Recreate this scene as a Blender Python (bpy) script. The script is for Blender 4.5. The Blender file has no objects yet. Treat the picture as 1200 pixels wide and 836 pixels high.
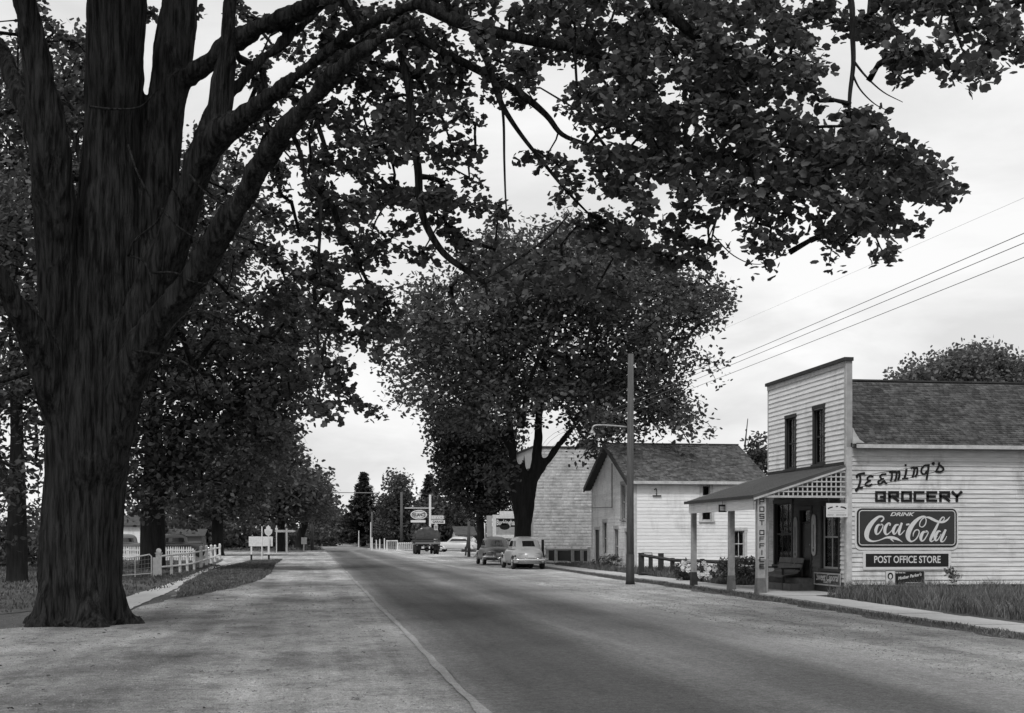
import bpy, bmesh, math, random
import numpy as np
from mathutils import Vector, Matrix
from math import sin, cos, pi, radians, tan

# ------------------------------------------------------------------ camera, world, sun
S = bpy.context.scene
COL = S.collection
YAW = radians(8.357)
SA, CA = sin(YAW), cos(YAW)
CAMH = 1.6
cd = bpy.data.cameras.new('camera'); cam = bpy.data.objects.new('camera', cd); COL.objects.link(cam)
cam.location = (0, 0, CAMH); cam.rotation_euler = (pi/2, 0, -YAW)
cd.sensor_width = 36; cd.lens = 48; cd.shift_y = (629.5-418)/1200; cd.clip_end = 5000; cd.clip_start = .05
S.camera = cam
S.render.resolution_x = 1024; S.render.resolution_y = 713
S.view_settings.view_transform = 'Standard'; S.view_settings.look = 'None'
S.view_settings.exposure = 0.5; S.view_settings.gamma = 1
SUN_EL = radians(52); SUN_AZ = radians(205)     # compass bearing of the sun, clockwise from +Y (behind the camera, to its left)
w = bpy.data.worlds.new('World'); S.world = w; w.use_nodes = True
nt = w.node_tree; nt.nodes.clear()
def N(t, typ, **kw):
    n = t.nodes.new(typ)
    for k, v in kw.items(): setattr(n, k, v)
    return n
out = N(nt, 'ShaderNodeOutputWorld'); bg = N(nt, 'ShaderNodeBackground'); bg.inputs[1].default_value = 0.1
sky = N(nt, 'ShaderNodeTexSky', sky_type='NISHITA', sun_disc=False, sun_elevation=SUN_EL, sun_rotation=SUN_AZ)
bw = N(nt, 'ShaderNodeRGBToBW'); nt.links.new(sky.outputs[0], bw.inputs[0])
tc = N(nt, 'ShaderNodeTexCoord'); sep = N(nt, 'ShaderNodeSeparateXYZ'); nt.links.new(tc.outputs['Generated'], sep.inputs[0])
mx = N(nt, 'ShaderNodeMath', operation='MAXIMUM'); nt.links.new(sep.outputs[2], mx.inputs[0]); mx.inputs[1].default_value = 0.0
ad = N(nt, 'ShaderNodeMath', operation='ADD'); nt.links.new(mx.outputs[0], ad.inputs[0]); ad.inputs[1].default_value = .22
dx = N(nt, 'ShaderNodeMath', operation='DIVIDE'); nt.links.new(sep.outputs[0], dx.inputs[0]); nt.links.new(ad.outputs[0], dx.inputs[1])
dy = N(nt, 'ShaderNodeMath', operation='DIVIDE'); nt.links.new(sep.outputs[1], dy.inputs[0]); nt.links.new(ad.outputs[0], dy.inputs[1])
cb = N(nt, 'ShaderNodeCombineXYZ'); nt.links.new(dx.outputs[0], cb.inputs[0]); nt.links.new(dy.outputs[0], cb.inputs[1])
ns = N(nt, 'ShaderNodeTexNoise'); ns.inputs['Scale'].default_value = 1.5; ns.inputs['Detail'].default_value = 7
ns.inputs['Roughness'].default_value = .55; ns.inputs['Distortion'].default_value = .6
nt.links.new(cb.outputs[0], ns.inputs['Vector'])
rp = N(nt, 'ShaderNodeValToRGB'); nt.links.new(ns.outputs[0], rp.inputs[0])
rp.color_ramp.elements[0].position = .36; rp.color_ramp.elements[0].color = (5.4, 5.4, 5.4, 1)
rp.color_ramp.elements[1].position = .62; rp.color_ramp.elements[1].color = (7.3, 7.3, 7.3, 1)
mix = N(nt, 'ShaderNodeMix', data_type='RGBA'); mix.inputs[0].default_value = .88
nt.links.new(bw.outputs[0], mix.inputs[6]); nt.links.new(rp.outputs[0], mix.inputs[7])
nt.links.new(mix.outputs[2], bg.inputs[0]); nt.links.new(bg.outputs[0], out.inputs[0])
sl = bpy.data.lights.new('sun', 'SUN'); sl.energy = 1.5; sl.angle = radians(10); sl.color = (1, 1, 1)
so = bpy.data.objects.new('sun', sl); COL.objects.link(so); so.location = (-20, -20, 60)
sd = Vector((sin(SUN_AZ)*cos(SUN_EL), cos(SUN_AZ)*cos(SUN_EL), sin(SUN_EL)))
so.rotation_euler = sd.to_track_quat('Z', 'Y').to_euler()

random.seed(7); RNG = np.random.default_rng(11)

# ------------------------------------------------------------------ photo pixel -> world helpers (1200x836 pixels)
F = 1600.0
def P(px, py, D):
    L = (px-600)/F*D
    return Vector((D*SA+L*CA, D*CA-L*SA, CAMH-(py-629.5)/F*D))
def G(px, py):
    v = P(px, py, F*CAMH/(py-629.5)); return (v.x, v.y)
def side(px, py, Y):                    # on a wall y = Y: (x, z)
    t = (px-600)/F; X = Y*(t*CA+SA)/(CA-t*SA); D = X*SA+Y*CA
    return X, CAMH-(py-629.5)/F*D
def front(px, py, X):                   # on a wall x = X: (y, z)
    t = (px-600)/F; Y = X*(CA-t*SA)/(t*CA+SA); D = X*SA+Y*CA
    return Y, CAMH-(py-629.5)/F*D

# ------------------------------------------------------------------ materials
MATS = {}
def mat(name, v, rough=.8, var=.0, scale=3.0, bump=0.0, bscale=40.0, objvar=0.0, stretch=None, spec=.3, metal=0, grime=0.0, detail=5, bdist=.03, rnd=0.0, sharp=.2):
    if name in MATS: return MATS[name]
    m = bpy.data.materials.new(name); m.use_nodes = True; t = m.node_tree
    b = t.nodes['Principled BSDF']
    b.inputs['Roughness'].default_value = rough; b.inputs['Specular IOR Level'].default_value = spec; b.inputs['Metallic'].default_value = metal
    b.inputs['Base Color'].default_value = (v, v, v, 1)
    tcn = N(t, 'ShaderNodeTexCoord'); src = tcn.outputs['Object']
    geo = N(t, 'ShaderNodeNewGeometry'); src = geo.outputs['Position']
    if stretch:
        mp = N(t, 'ShaderNodeMapping'); mp.inputs['Scale'].default_value = stretch; t.links.new(src, mp.inputs[0]); src = mp.outputs[0]
    last = None
    def mul(a, bq):
        mm = N(t, 'ShaderNodeMath', operation='MULTIPLY')
        for i, q in enumerate((a, bq)):
            if isinstance(q, (int, float)): mm.inputs[i].default_value = q
            else: t.links.new(q, mm.inputs[i])
        return mm.outputs[0]
    def rng(s, a0, a1, b0, b1):
        mr = N(t, 'ShaderNodeMapRange'); t.links.new(s, mr.inputs[0])
        for i, q in enumerate((a0, a1, b0, b1)): mr.inputs[i+1].default_value = q
        return mr.outputs[0]
    val = None
    if var:
        n = N(t, 'ShaderNodeTexNoise'); n.inputs['Scale'].default_value = scale; n.inputs['Detail'].default_value = detail; n.inputs['Roughness'].default_value = .65
        t.links.new(src, n.inputs['Vector'])
        val = mul(rng(n.outputs[0], .5-sharp, .5+sharp, 1-var, 1+var), v)
    if grime:
        n = N(t, 'ShaderNodeTexNoise'); n.inputs['Scale'].default_value = .9; n.inputs['Detail'].default_value = 8; n.inputs['Roughness'].default_value = .72
        mp2 = N(t, 'ShaderNodeMapping'); mp2.inputs['Scale'].default_value = (1, 1, .45); t.links.new(geo.outputs['Position'], mp2.inputs[0])
        t.links.new(mp2.outputs[0], n.inputs['Vector'])
        val = mul(rng(n.outputs[0], .5, .72, 1, 1-grime), val if val else v)
    if objvar:
        oi = N(t, 'ShaderNodeObjectInfo')
        val = mul(rng(oi.outputs['Random'], 0, 1, 1-objvar, 1+objvar), val if val else v)
    if rnd:
        at = N(t, 'ShaderNodeAttribute'); at.attribute_name = 'rnd'
        val = mul(rng(at.outputs['Fac'], 0, 1, 1-rnd, 1+rnd), val if val else v)
    if val is not None:
        t.links.new(val, b.inputs['Base Color'])
    if bump:
        n2 = N(t, 'ShaderNodeTexNoise'); n2.inputs['Scale'].default_value = bscale; n2.inputs['Detail'].default_value = 6
        t.links.new(src, n2.inputs['Vector'])
        bp = N(t, 'ShaderNodeBump'); bp.inputs['Strength'].default_value = bump; bp.inputs['Distance'].default_value = bdist
        t.links.new(n2.outputs[0], bp.inputs['Height']); t.links.new(bp.outputs[0], b.inputs['Normal'])
    MATS[name] = m; return m
def glass_mat():
    m = bpy.data.materials.new('window_glass'); m.use_nodes = True; t = m.node_tree; t.nodes.clear()
    o = N(t, 'ShaderNodeOutputMaterial'); tr = N(t, 'ShaderNodeBsdfTransparent'); tr.inputs[0].default_value = (.95, .95, .95, 1)
    gl = N(t, 'ShaderNodeBsdfGlossy'); gl.inputs['Roughness'].default_value = .04
    fr = N(t, 'ShaderNodeFresnel'); fr.inputs[0].default_value = 1.22; mxs = N(t, 'ShaderNodeMixShader')
    t.links.new(fr.outputs[0], mxs.inputs[0]); t.links.new(tr.outputs[0], mxs.inputs[1]); t.links.new(gl.outputs[0], mxs.inputs[2]); t.links.new(mxs.outputs[0], o.inputs[0])
    return m
GLASS = glass_mat()
M_SIDE = mat('old_white_clapboard_paint', .58, .75, .24, 6, .12, 60, .09, (.3, .3, 4), grime=.6, detail=8)
M_SIDE2 = mat('white_clapboard_paint', .74, .75, .14, 6, .1, 60, .07, (.3, .3, 4), grime=.35, detail=8)
M_TRIM = mat('weathered_white_trim', .46, .7, .22, 5, .1, 50, grime=.3)
M_GREYTRIM = mat('grey_trim', .3, .7, .2, 4, .1, 50)
M_DARKTRIM = mat('dark_trim', .035, .6, .25, 5)
M_DARKPAINT = mat('dark_sign_enamel', .012, .35, .15, 12)
M_SIGNRED = mat('deep_toned_sign_enamel', .034, .3, .12, 8)
M_POST = mat('grey_weathered_post_paint', .30, .8, .25, 5)
M_SIGNWHITE = mat('cream_sign_enamel', .60, .35, .06, 8)
M_LETTERLOG = mat('dark_rustic_wood', .009, .8, .3, 14)
M_SHINGLE = mat('weathered_wood_shingle', .075, .9, .45, 2.2, .5, 60, rnd=.45)
M_SHINGLE2 = mat('grey_wood_shingle', .095, .9, .4, 2, .5, 60, rnd=.45)
M_INT = mat('dark_interior', .03, .9)
M_PORCHROOF = mat('old_tarred_roofing', .07, .75, .35, 3, .3, 30, stretch=(.5, 4, .5))
M_DOOR = mat('dark_varnished_door', .03, .5, .3, 6)
M_CURTAIN = mat('pale_curtain', .75, .9, .2, 14, stretch=(6, 6, .5))
M_STEP = mat('worn_wooden_step', .12, .85, .3, 5, .3)
M_CONC = mat('pale_concrete', .42, .9, .2, 2.5, .2, 80)
M_WOODPOLE = mat('weathered_pole_wood', .085, .9, .35, 4, .4, 40, stretch=(4, 4, .25))
M_POLEBAND = mat('black_painted_pole_base', .03, .6, .3, 6)
M_DARKWOOD = mat('dark_stained_wood', .03, .8, .3, 6)
M_WIRE = mat('dark_wire', .22, .6)
M_METAL = mat('dull_galvanised_metal', .35, .45, .2, 8, metal=.6)
M_IRON = mat('rusty_dark_iron', .05, .6, .3, 10)
M_FENCE = mat('white_fence_paint', .62, .7, .14, 8)
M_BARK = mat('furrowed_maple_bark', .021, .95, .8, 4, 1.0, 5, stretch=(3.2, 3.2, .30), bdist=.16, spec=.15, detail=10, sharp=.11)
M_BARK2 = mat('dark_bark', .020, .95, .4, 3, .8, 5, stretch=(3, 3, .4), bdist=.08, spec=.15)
def leafmat(name, v, var=.35, scale=1.2, trans=.35):
    m = mat(name, v, .5, var, scale, spec=.3, rnd=.45)
    t = m.node_tree; b = t.nodes['Principled BSDF']; o = [n for n in t.nodes if n.type == 'OUTPUT_MATERIAL'][0]
    tr = N(t, 'ShaderNodeBsdfTranslucent'); tr.inputs[0].default_value = (v*1.3, v*1.3, v*1.3, 1)
    ms = N(t, 'ShaderNodeMixShader'); ms.inputs[0].default_value = trans
    t.links.new(b.outputs[0], ms.inputs[1]); t.links.new(tr.outputs[0], ms.inputs[2]); t.links.new(ms.outputs[0], o.inputs[0])
    return m
M_LEAF = leafmat('maple_leaf', .072)
M_LEAF2 = leafmat('maple_leaf_far', .075)
M_LEAF3 = leafmat('dark_leaf', .060)  # slightly darker leaf tone shared by background trees, thickets and shrubs
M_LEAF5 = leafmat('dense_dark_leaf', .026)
M_LEAF4 = leafmat('pale_bush_leaf', .10)
M_NEEDLE = leafmat('spruce_needle', .035)
M_GRASS = mat('grass_blade', .115, .8, .5, 1.6, rnd=.4)
M_GRASSDK = mat('dark_grass_blade', .095, .8, .45, 1.6, rnd=.4)

# ------------------------------------------------------------------ mesh helpers
WL = {}
def wloc(o): return WL.get(o.name, Vector((0, 0, 0)))
class MB:
    def __init__(s): s.v = []; s.f = []
    def add(s, vs, fs):
        n = len(s.v); s.v += [tuple(q) for q in vs]; s.f += [tuple(i+n for i in q) for q in fs]; return s
    def box(s, x0, x1, y0, y1, z0, z1):
        return s.add([(x0,y0,z0),(x1,y0,z0),(x1,y1,z0),(x0,y1,z0),(x0,y0,z1),(x1,y0,z1),(x1,y1,z1),(x0,y1,z1)],
                     [(0,3,2,1),(4,5,6,7),(0,1,5,4),(1,2,6,5),(2,3,7,6),(3,0,4,7)])
    def hexa(s, p):          # 8 points: bottom ring, top ring
        return s.add(p, [(0,3,2,1),(4,5,6,7),(0,1,5,4),(1,2,6,5),(2,3,7,6),(3,0,4,7)])
    def prism(s, poly, d):   # poly: list of 3d points (planar), extruded by vector d
        n = len(poly); d = Vector(d); a = [Vector(q) for q in poly]
        return s.add(a+[q+d for q in a], [tuple(range(n-1, -1, -1)), tuple(range(n, 2*n))]+[(i, (i+1) % n, n+(i+1) % n, n+i) for i in range(n)])
    def tube(s, pts, rad, n=8, cap=True, ridge=None):
        pts = [Vector(q) for q in pts]
        if not hasattr(rad, '__len__'): rad = [rad]*len(pts)
        base = len(s.v); up = None
        for i, q in enumerate(pts):
            d = (pts[min(i+1, len(pts)-1)]-pts[max(i-1, 0)])
            d = d.normalized() if d.length > 1e-9 else Vector((0, 0, 1))
            if up is None:
                up = Vector((1, 0, 0)) if abs(d.x) < .8 else Vector((0, 1, 0))
            a = (up-d*up.dot(d)).normalized(); b = d.cross(a); up = a
            for k in range(n):
                th = 2*pi*k/n; r = rad[i]
                if ridge: r *= ridge(th, q)
                s.v.append(tuple(q+a*(cos(th)*r)+b*(sin(th)*r)))
        for i in range(len(pts)-1):
            for k in range(n):
                k2 = (k+1) % n; s.f.append((base+i*n+k, base+i*n+k2, base+(i+1)*n+k2, base+(i+1)*n+k))
        if cap:
            s.f.append(tuple(base+k for k in range(n-1, -1, -1))); e = base+(len(pts)-1)*n; s.f.append(tuple(e+k for k in range(n)))
        return s
    def rings(s, rs, cap=True):
        n = len(rs[0]); base = len(s.v)
        for r in rs: s.v += [tuple(q) for q in r]
        for i in range(len(rs)-1):
            for k in range(n):
                k2 = (k+1) % n; s.f.append((base+i*n+k, base+i*n+k2, base+(i+1)*n+k2, base+(i+1)*n+k))
        if cap:
            s.f.append(tuple(base+k for k in range(n-1, -1, -1))); e = base+(len(rs)-1)*n; s.f.append(tuple(e+k for k in range(n)))
        return s
    def ball(s, c, r, nu=10, nv=6, sc=(1, 1, 1)):
        rs = []
        for j in range(nv+1):
            ph = pi*(j/nv)-pi/2; rr = max(cos(ph), .02)*r
            rs.append([(c[0]+cos(2*pi*k/nu)*rr*sc[0], c[1]+sin(2*pi*k/nu)*rr*sc[1], c[2]+sin(ph)*r*sc[2]) for k in range(nu)])
        return s.rings(rs)
    def build(s, name, m, parent=None, smooth=False, bevel=0, origin=None):
        me = bpy.data.meshes.new(name)
        off = wloc(parent) if parent else Vector((0, 0, 0))
        org = Vector(origin) if origin is not None else off
        me.from_pydata([(q[0]-org[0], q[1]-org[1], q[2]-org[2]) for q in s.v], [], s.f)
        me.materials.append(m)
        if bevel:
            bm = bmesh.new(); bm.from_mesh(me); bmesh.ops.recalc_face_normals(bm, faces=bm.faces)
            bmesh.ops.bevel(bm, geom=list(bm.edges), offset=bevel, segments=1, affect='EDGES'); bm.to_mesh(me); bm.free()
        else:
            bm = bmesh.new(); bm.from_mesh(me); bmesh.ops.recalc_face_normals(bm, faces=bm.faces); bm.to_mesh(me); bm.free()
        if smooth: me.polygons.foreach_set('use_smooth', [True]*len(me.polygons))
        o = bpy.data.objects.new(name, me); COL.objects.link(o)
        o.location = org-off
        if parent: o.parent = parent
        WL[o.name] = org.copy()
        return o
def tag(o, label, cat, group=None):
    o['label'] = label; o['category'] = cat
    if group: o['group'] = group
    return o
def thing(name, label, cat, loc=(0, 0, 0), group=None):
    o = bpy.data.objects.new(name, None); COL.objects.link(o); o.location = loc; o.empty_display_size = .3
    WL[o.name] = Vector(loc); return tag(o, label, cat, group)
def inst(name, mesh, parent, loc, rot=(0, 0, 0), scale=(1, 1, 1)):
    o = bpy.data.objects.new(name, mesh); COL.objects.link(o); o.parent = parent
    o.location = Vector(loc)-wloc(parent); o.rotation_euler = rot; o.scale = scale
    WL[o.name] = Vector(loc); return o
def kids(o): return [c for c in bpy.data.objects if c.parent == o]
def copy_tree(o, parent=None):
    c = o.copy(); COL.objects.link(c); c.parent = parent
    for ch in list(o.children): copy_tree(ch, c)
    return c
def struct(o): o['kind'] = 'structure'; return o
def np_mesh(name, verts, tris, m, parent=None, k=3, per=0):
    me = bpy.data.meshes.new(name); nf = len(tris)
    off = np.array(wloc(parent) if parent else (0, 0, 0), dtype=np.float64)
    v = (verts-off).astype(np.float32)
    me.vertices.add(len(v)); me.vertices.foreach_set('co', v.ravel())
    me.loops.add(nf*k); me.loops.foreach_set('vertex_index', tris.astype(np.int32).ravel())
    me.polygons.add(nf); me.polygons.foreach_set('loop_start', np.arange(nf, dtype=np.int32)*k); me.polygons.foreach_set('loop_total', np.full(nf, k, dtype=np.int32))
    me.update(calc_edges=True); me.materials.append(m)
    if per:
        at = me.attributes.new('rnd', 'FLOAT', 'FACE'); at.data.foreach_set('value', np.repeat(RNG.uniform(0, 1, nf//per+1), per)[:nf].astype(np.float32))
    o = bpy.data.objects.new(name, me); COL.objects.link(o)
    if parent: o.parent = parent
    return o
def cr(pts, m=6):      # catmull-rom through tuples
    a = [np.array(q, float) for q in pts]; a = [2*a[0]-a[1]]+a+[2*a[-1]-a[-2]]; r = []
    for i in range(1, len(a)-2):
        for j in range(m):
            t = j/m; r.append(.5*((2*a[i])+(-a[i-1]+a[i+1])*t+(2*a[i-1]-5*a[i]+4*a[i+1]-a[i+2])*t*t+(-a[i-1]+3*a[i]-3*a[i+1]+a[i+2])*t**3))
    r.append(a[-2]); return r

# wall planes: 'side' = plane y=c facing -y (u = x); 'front' = plane x=c facing -x (u = y)
class Plane:
    def __init__(s, kind, c): s.k = kind; s.c = c
    def pt(s, u, z, n=0): return (u, s.c-n, z) if s.k == 'side' else (s.c-n, u, z)
    def box(s, mb, u0, u1, z0, z1, n0, n1):
        if s.k == 'side': mb.box(u0, u1, s.c-n1, s.c-n0, z0, z1)
        else: mb.box(s.c-n1, s.c-n0, u0, u1, z0, z1)
        return mb
    def rot(s): return (0, 0, 0) if s.k == 'side' else (0, 0, -pi/2)
BOARD = {}
def board_mesh(h, m):
    key = (round(h, 3), m.name)
    if key not in BOARD:
        lip = -.020 if m is M_SIDE2 and h > .15 else -.034; mb = MB(); mb.add([(-.5,0,-.014),(-.5,lip,-.014),(-.5,-.006,h),(-.5,0,h),(.5,0,-.014),(.5,lip,-.014),(.5,-.006,h),(.5,0,h)],
               [(0,1,2,3),(7,6,5,4),(0,4,5,1),(1,5,6,2),(2,6,7,3),(3,7,4,0)])
        me = bpy.data.meshes.new('board'); me.from_pydata(mb.v, [], mb.f); me.materials.append(m)
        bm = bmesh.new(); bm.from_mesh(me); bmesh.ops.recalc_face_normals(bm, faces=bm.faces); bm.to_mesh(me); bm.free()
        BOARD[key] = me
    return BOARD[key]
def siding(parent, pl, u0, u1, z0, z1, e, m, openings=(), limit=None):
    z = z0; me = board_mesh(e, m)
    while z < z1-.03:
        zc = z+e/2; segs = [(u0, u1)]
        if limit:
            a, b = limit(zc); segs = [(max(u0, a), min(u1, b))]
        for (a, b, c, d) in openings:
            if c < zc < d:
                ns_ = []
                for (p, q) in segs:
                    if b <= p or a >= q: ns_.append((p, q)); continue
                    if a > p: ns_.append((p, a))
                    if b < q: ns_.append((b, q))
                segs = ns_
        for (p, q) in segs:
            L = q-p
            if L < .06: continue
            # long runs are butted from two boards at a random joint
            cuts = [p, q]
            if L > 5: cuts = [p, p+L*random.uniform(.3, .7), q]
            for i in range(len(cuts)-1):
                a, b = cuts[i], cuts[i+1]
                o = inst('board', me, parent, pl.pt((a+b)/2, z+random.uniform(-.003, .003), random.uniform(0, .004)), pl.rot(), (b-a-.004, 1, 1))
                r = list(o.rotation_euler)
                if pl.k == 'side': r[1] = random.uniform(-.0012, .0012)
                o.rotation_euler = r
        z += e
def wall_core(parent, pl, u0, u1, z0, z1, openings, m, th=.12, name='wall', gable=None):
    us = sorted({u0, u1, *[q for o in openings for q in o[:2]]}); zs = sorted({z0, z1, *[q for o in openings for q in o[2:]]})
    mb = MB()
    for i in range(len(us)-1):
        for j in range(len(zs)-1):
            uc = (us[i]+us[i+1])/2; zc = (zs[j]+zs[j+1])/2
            if any(a < uc < b and c < zc < d for a, b, c, d in openings): continue
            pl.box(mb, us[i], us[i+1], zs[j], zs[j+1], -th, -.002)
    if gable:
        (ua, za) = gable; mb.prism([pl.pt(u0, z1, -.002), pl.pt(u1, z1, -.002), pl.pt(ua, za, -.002)], Vector(pl.pt(0, 0, -th))-Vector(pl.pt(0, 0, -.002)))
    return mb.build(name, m, parent)
def window(parent, pl, a, b, c, d, cas=.10, mframe=None, msash=None, cols=2, rows=1, curtain=None, sill=True, head=True, name='window', twosash=True):
    mframe = mframe or M_TRIM; msash = msash or M_TRIM
    f = MB(); pl.box(f, a-cas, a, c, d, -.02, .05); pl.box(f, b, b+cas, c, d, -.02, .05)
    pl.box(f, a-cas-.02, b+cas+.02, d, d+cas*1.15, -.02, .06)
    if sill: pl.box(f, a-cas-.03, b+cas+.03, c-.07, c, -.02, .09)
    else: pl.box(f, a-cas, b+cas, c-cas, c, -.02, .05)
    wo = f.build(name, mframe, parent)
    s_ = MB(); mid = (c+d)/2
    t = .045
    pl.box(s_, a, a+t, c, d, -.07, -.03); pl.box(s_, b-t, b, c, d, -.07, -.03)
    pl.box(s_, a+t, b-t, c, c+t*1.4, -.068, -.032); pl.box(s_, a+t, b-t, d-t, d, -.068, -.032)
    if twosash: pl.box(s_, a+t, b-t, mid-t*.5, mid+t*.5, -.068, -.025)
    for i in range(1, cols):
        u = a+(b-a)*i/cols; pl.box(s_, u-.014, u+.014, c+t, d-t, -.06, -.036)
    for i in range(1, rows):
        z = c+(d-c)*i/rows; pl.box(s_, a+t, b-t, z-.012, z+.012, -.058, -.038)
    s_.build('sash', msash, wo)
    g = MB(); pl.box(g, a+.01, b-.01, c+.01, d-.01, -.054, -.050); g.build('pane', GLASS, wo)
    if curtain:
        ca, cb_ = curtain; q = MB(); n = 18; u0 = a+.03; u1 = b-.03; pts = []
        for i in range(n+1):
            u = u0+(u1-u0)*i/n; dd = -.075-.010*sin(i*1.9); pts.append((u, dd))
        for i in range(n):
            (ua, da), (ub, db) = pts[i], pts[i+1]
            q.add([pl.pt(ua, ca, da), pl.pt(ub, ca, db), pl.pt(ub, cb_, db), pl.pt(ua, cb_, da)], [(0, 1, 2, 3)])
        q.build('curtain', M_CURTAIN, wo)
    return wo
def stroke(mb, pts, f, t0, t1, smooth=True):
    """pts (x, y, w) in drawing units; f(x, y, n) -> world; ribbon with real thickness between depths t0 and t1"""
    if smooth and len(pts) > 2: pts = cr(pts, 6)
    n = len(pts); L = []; R = []
    for i, q in enumerate(pts):
        a = pts[max(i-1, 0)]; b = pts[min(i+1, n-1)]; dx_, dy_ = b[0]-a[0], b[1]-a[1]; l = math.hypot(dx_, dy_) or 1
        nx, ny = -dy_/l*q[2]/2, dx_/l*q[2]/2
        L.append((q[0]+nx, q[1]+ny)); R.append((q[0]-nx, q[1]-ny))
    vs = [f(*q, t1) for q in L]+[f(*q, t1) for q in R]+[f(*q, t0) for q in L]+[f(*q, t0) for q in R]; fs = []
    for i in range(n-1):
        fs += [(i, i+1, n+i+1, n+i), (i, 2*n+i, 2*n+i+1, i+1), (n+i, n+i+1, 3*n+i+1, 3*n+i)]
    fs += [(0, n, 3*n, 2*n), (n-1, 3*n-1, 4*n-1, 2*n-1)]
    mb.add(vs, fs)
GLY = {'P': [[(0,10),(0,0),(6,0),(6,5),(0,5)]], 'O': [[(0,0),(6,0),(6,10),(0,10),(0,0)]], 'S': [[(6,0),(0,0),(0,5),(6,5),(6,10),(0,10)]],
 'T': [[(0,0),(6,0)],[(3,0),(3,10)]], 'F': [[(6,0),(0,0),(0,10)],[(0,5),(5,5)]], 'I': [[(3,0),(3,10)]], 'C': [[(6,0),(0,0),(0,10),(6,10)]],
 'E': [[(6,0),(0,0),(0,10),(6,10)],[(0,5),(5,5)]], 'G': [[(6,2.5),(6,0),(0,0),(0,10),(6,10),(6,5.5),(3.5,5.5)]],
 'R': [[(0,10),(0,0),(6,0),(6,5),(0,5)],[(2.5,5),(6,10)]], 'Y': [[(0,0),(3,5),(6,0)],[(3,5),(3,10)]],
 'U': [[(0,0),(0,10),(6,10),(6,0)]], 'A': [[(0,10),(0,0),(6,0),(6,10)],[(0,5),(6,5)]], 'L': [[(0,0),(0,10),(6,10)]], 'N': [[(0,10),(0,0),(6,10),(6,0)]]}
def glyph(mb, ch, x, y, w_, h, sw, f, t0, t1):
    for k, pl_ in enumerate(GLY[ch]):
        q = [(x+a/6*w_, y+b/10*h) for a, b in pl_]
        for i in range(len(q)-1):
            (xa, ya), (xb, yb) = q[i], q[i+1]; l = math.hypot(xb-xa, yb-ya) or 1; ex, ey = (xb-xa)/l*sw*.5, (yb-ya)/l*sw*.5
            stroke(mb, [(xa-ex, ya-ey, sw), (xb+ex, yb+ey, sw)], f, t0, t1+.0006*((i+k) % 3), False)
def text_mesh(name, txt, size, place, m, parent, depth=.004, shear=0, bold=0.0, sx=1.0, align='CENTER'):
    c = bpy.data.curves.new(name, 'FONT'); c.body = txt; c.size = size; c.extrude = depth; c.shear = shear; c.offset = bold; c.align_x = align; c.align_y = 'CENTER'
    c.resolution_u = 3
    o = bpy.data.objects.new(name, c); COL.objects.link(o); bpy.context.view_layer.update()
    me = bpy.data.meshes.new_from_object(o.evaluated_get(bpy.context.evaluated_depsgraph_get())); bpy.data.objects.remove(o)
    vs = [place(v.co.x*sx, v.co.y, v.co.z) for v in me.vertices]; off = wloc(parent) if parent else Vector((0, 0, 0))
    for v, q in zip(me.vertices, vs): v.co = Vector(q)-off
    me.materials.clear(); me.materials.append(m)
    o = bpy.data.objects.new(name, me); COL.objects.link(o); o.parent = parent; return o

# ------------------------------------------------------------------ ground materials
def ground_mat(name, base, streak=.25, patch=.3, fine=.25, bump=.5, mott=0.0):
    m = bpy.data.materials.new(name); m.use_nodes = True; t = m.node_tree; b = t.nodes['Principled BSDF']
    b.inputs['Roughness'].default_value = .92; b.inputs['Specular IOR Level'].default_value = .2
    g = N(t, 'ShaderNodeNewGeometry').outputs['Position']
    def noise(scale, stretch, detail, lo, hi, a, c, rough=.6):
        mp = N(t, 'ShaderNodeMapping'); mp.inputs['Scale'].default_value = stretch; t.links.new(g, mp.inputs[0])
        n = N(t, 'ShaderNodeTexNoise'); n.inputs['Scale'].default_value = scale; n.inputs['Detail'].default_value = detail; n.inputs['Roughness'].default_value = rough
        t.links.new(mp.outputs[0], n.inputs['Vector'])
        mr = N(t, 'ShaderNodeMapRange'); t.links.new(n.outputs[0], mr.inputs[0])
        for i, q in enumerate((lo, hi, a, c)): mr.inputs[i+1].default_value = q
        return mr.outputs[0], n.outputs[0]
    def mul(a, c):
        q = N(t, 'ShaderNodeMath', operation='MULTIPLY'); t.links.new(a, q.inputs[0])
        if isinstance(c, float): q.inputs[1].default_value = c
        else: t.links.new(c, q.inputs[1])
        return q.outputs[0]
    a, _ = noise(1.0, (1.3, .045, 1), 6, .35, .65, 1-streak, 1+streak)
    p, _ = noise(.22, (1, .55, 1), 7, .38, .62, 1-patch, 1+patch)
    f, fo = noise(9, (1, 1, 1), 9, .3, .7, 1-fine, 1+fine, .8)
    f2, f2o = noise(55, (1, .6, 1), 3, .3, .72, 1-fine, 1+fine, .7)
    if mott:
        q1, _ = noise(1.1, (1, .75, 1), 9, .48, .66, 1, 1-mott, .75); q2, _ = noise(3.6, (1, .8, 1), 9, .55, .7, 1, 1-mott*.7, .8); a = mul(mul(a, q1), q2)
    v = mul(mul(mul(mul(a, p), f), f2), float(base)); t.links.new(v, b.inputs['Base Color'])
    s_ = N(t, 'ShaderNodeMath', operation='ADD'); t.links.new(fo, s_.inputs[0]); t.links.new(f2o, s_.inputs[1])
    bp = N(t, 'ShaderNodeBump'); bp.inputs['Strength'].default_value = bump; bp.inputs['Distance'].default_value = .03
    t.links.new(s_.outputs[0], bp.inputs['Height']); t.links.new(bp.outputs[0], b.inputs['Normal'])
    return m
M_GROUND = ground_mat('dark_turf_soil', .085, .15, .35, .35, .6)  # dark turf tone of the whole ground plane and the verge
M_GRAVEL = ground_mat('packed_pale_gravel', .42, .26, .50, .50, 1.8, mott=.5)
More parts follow.
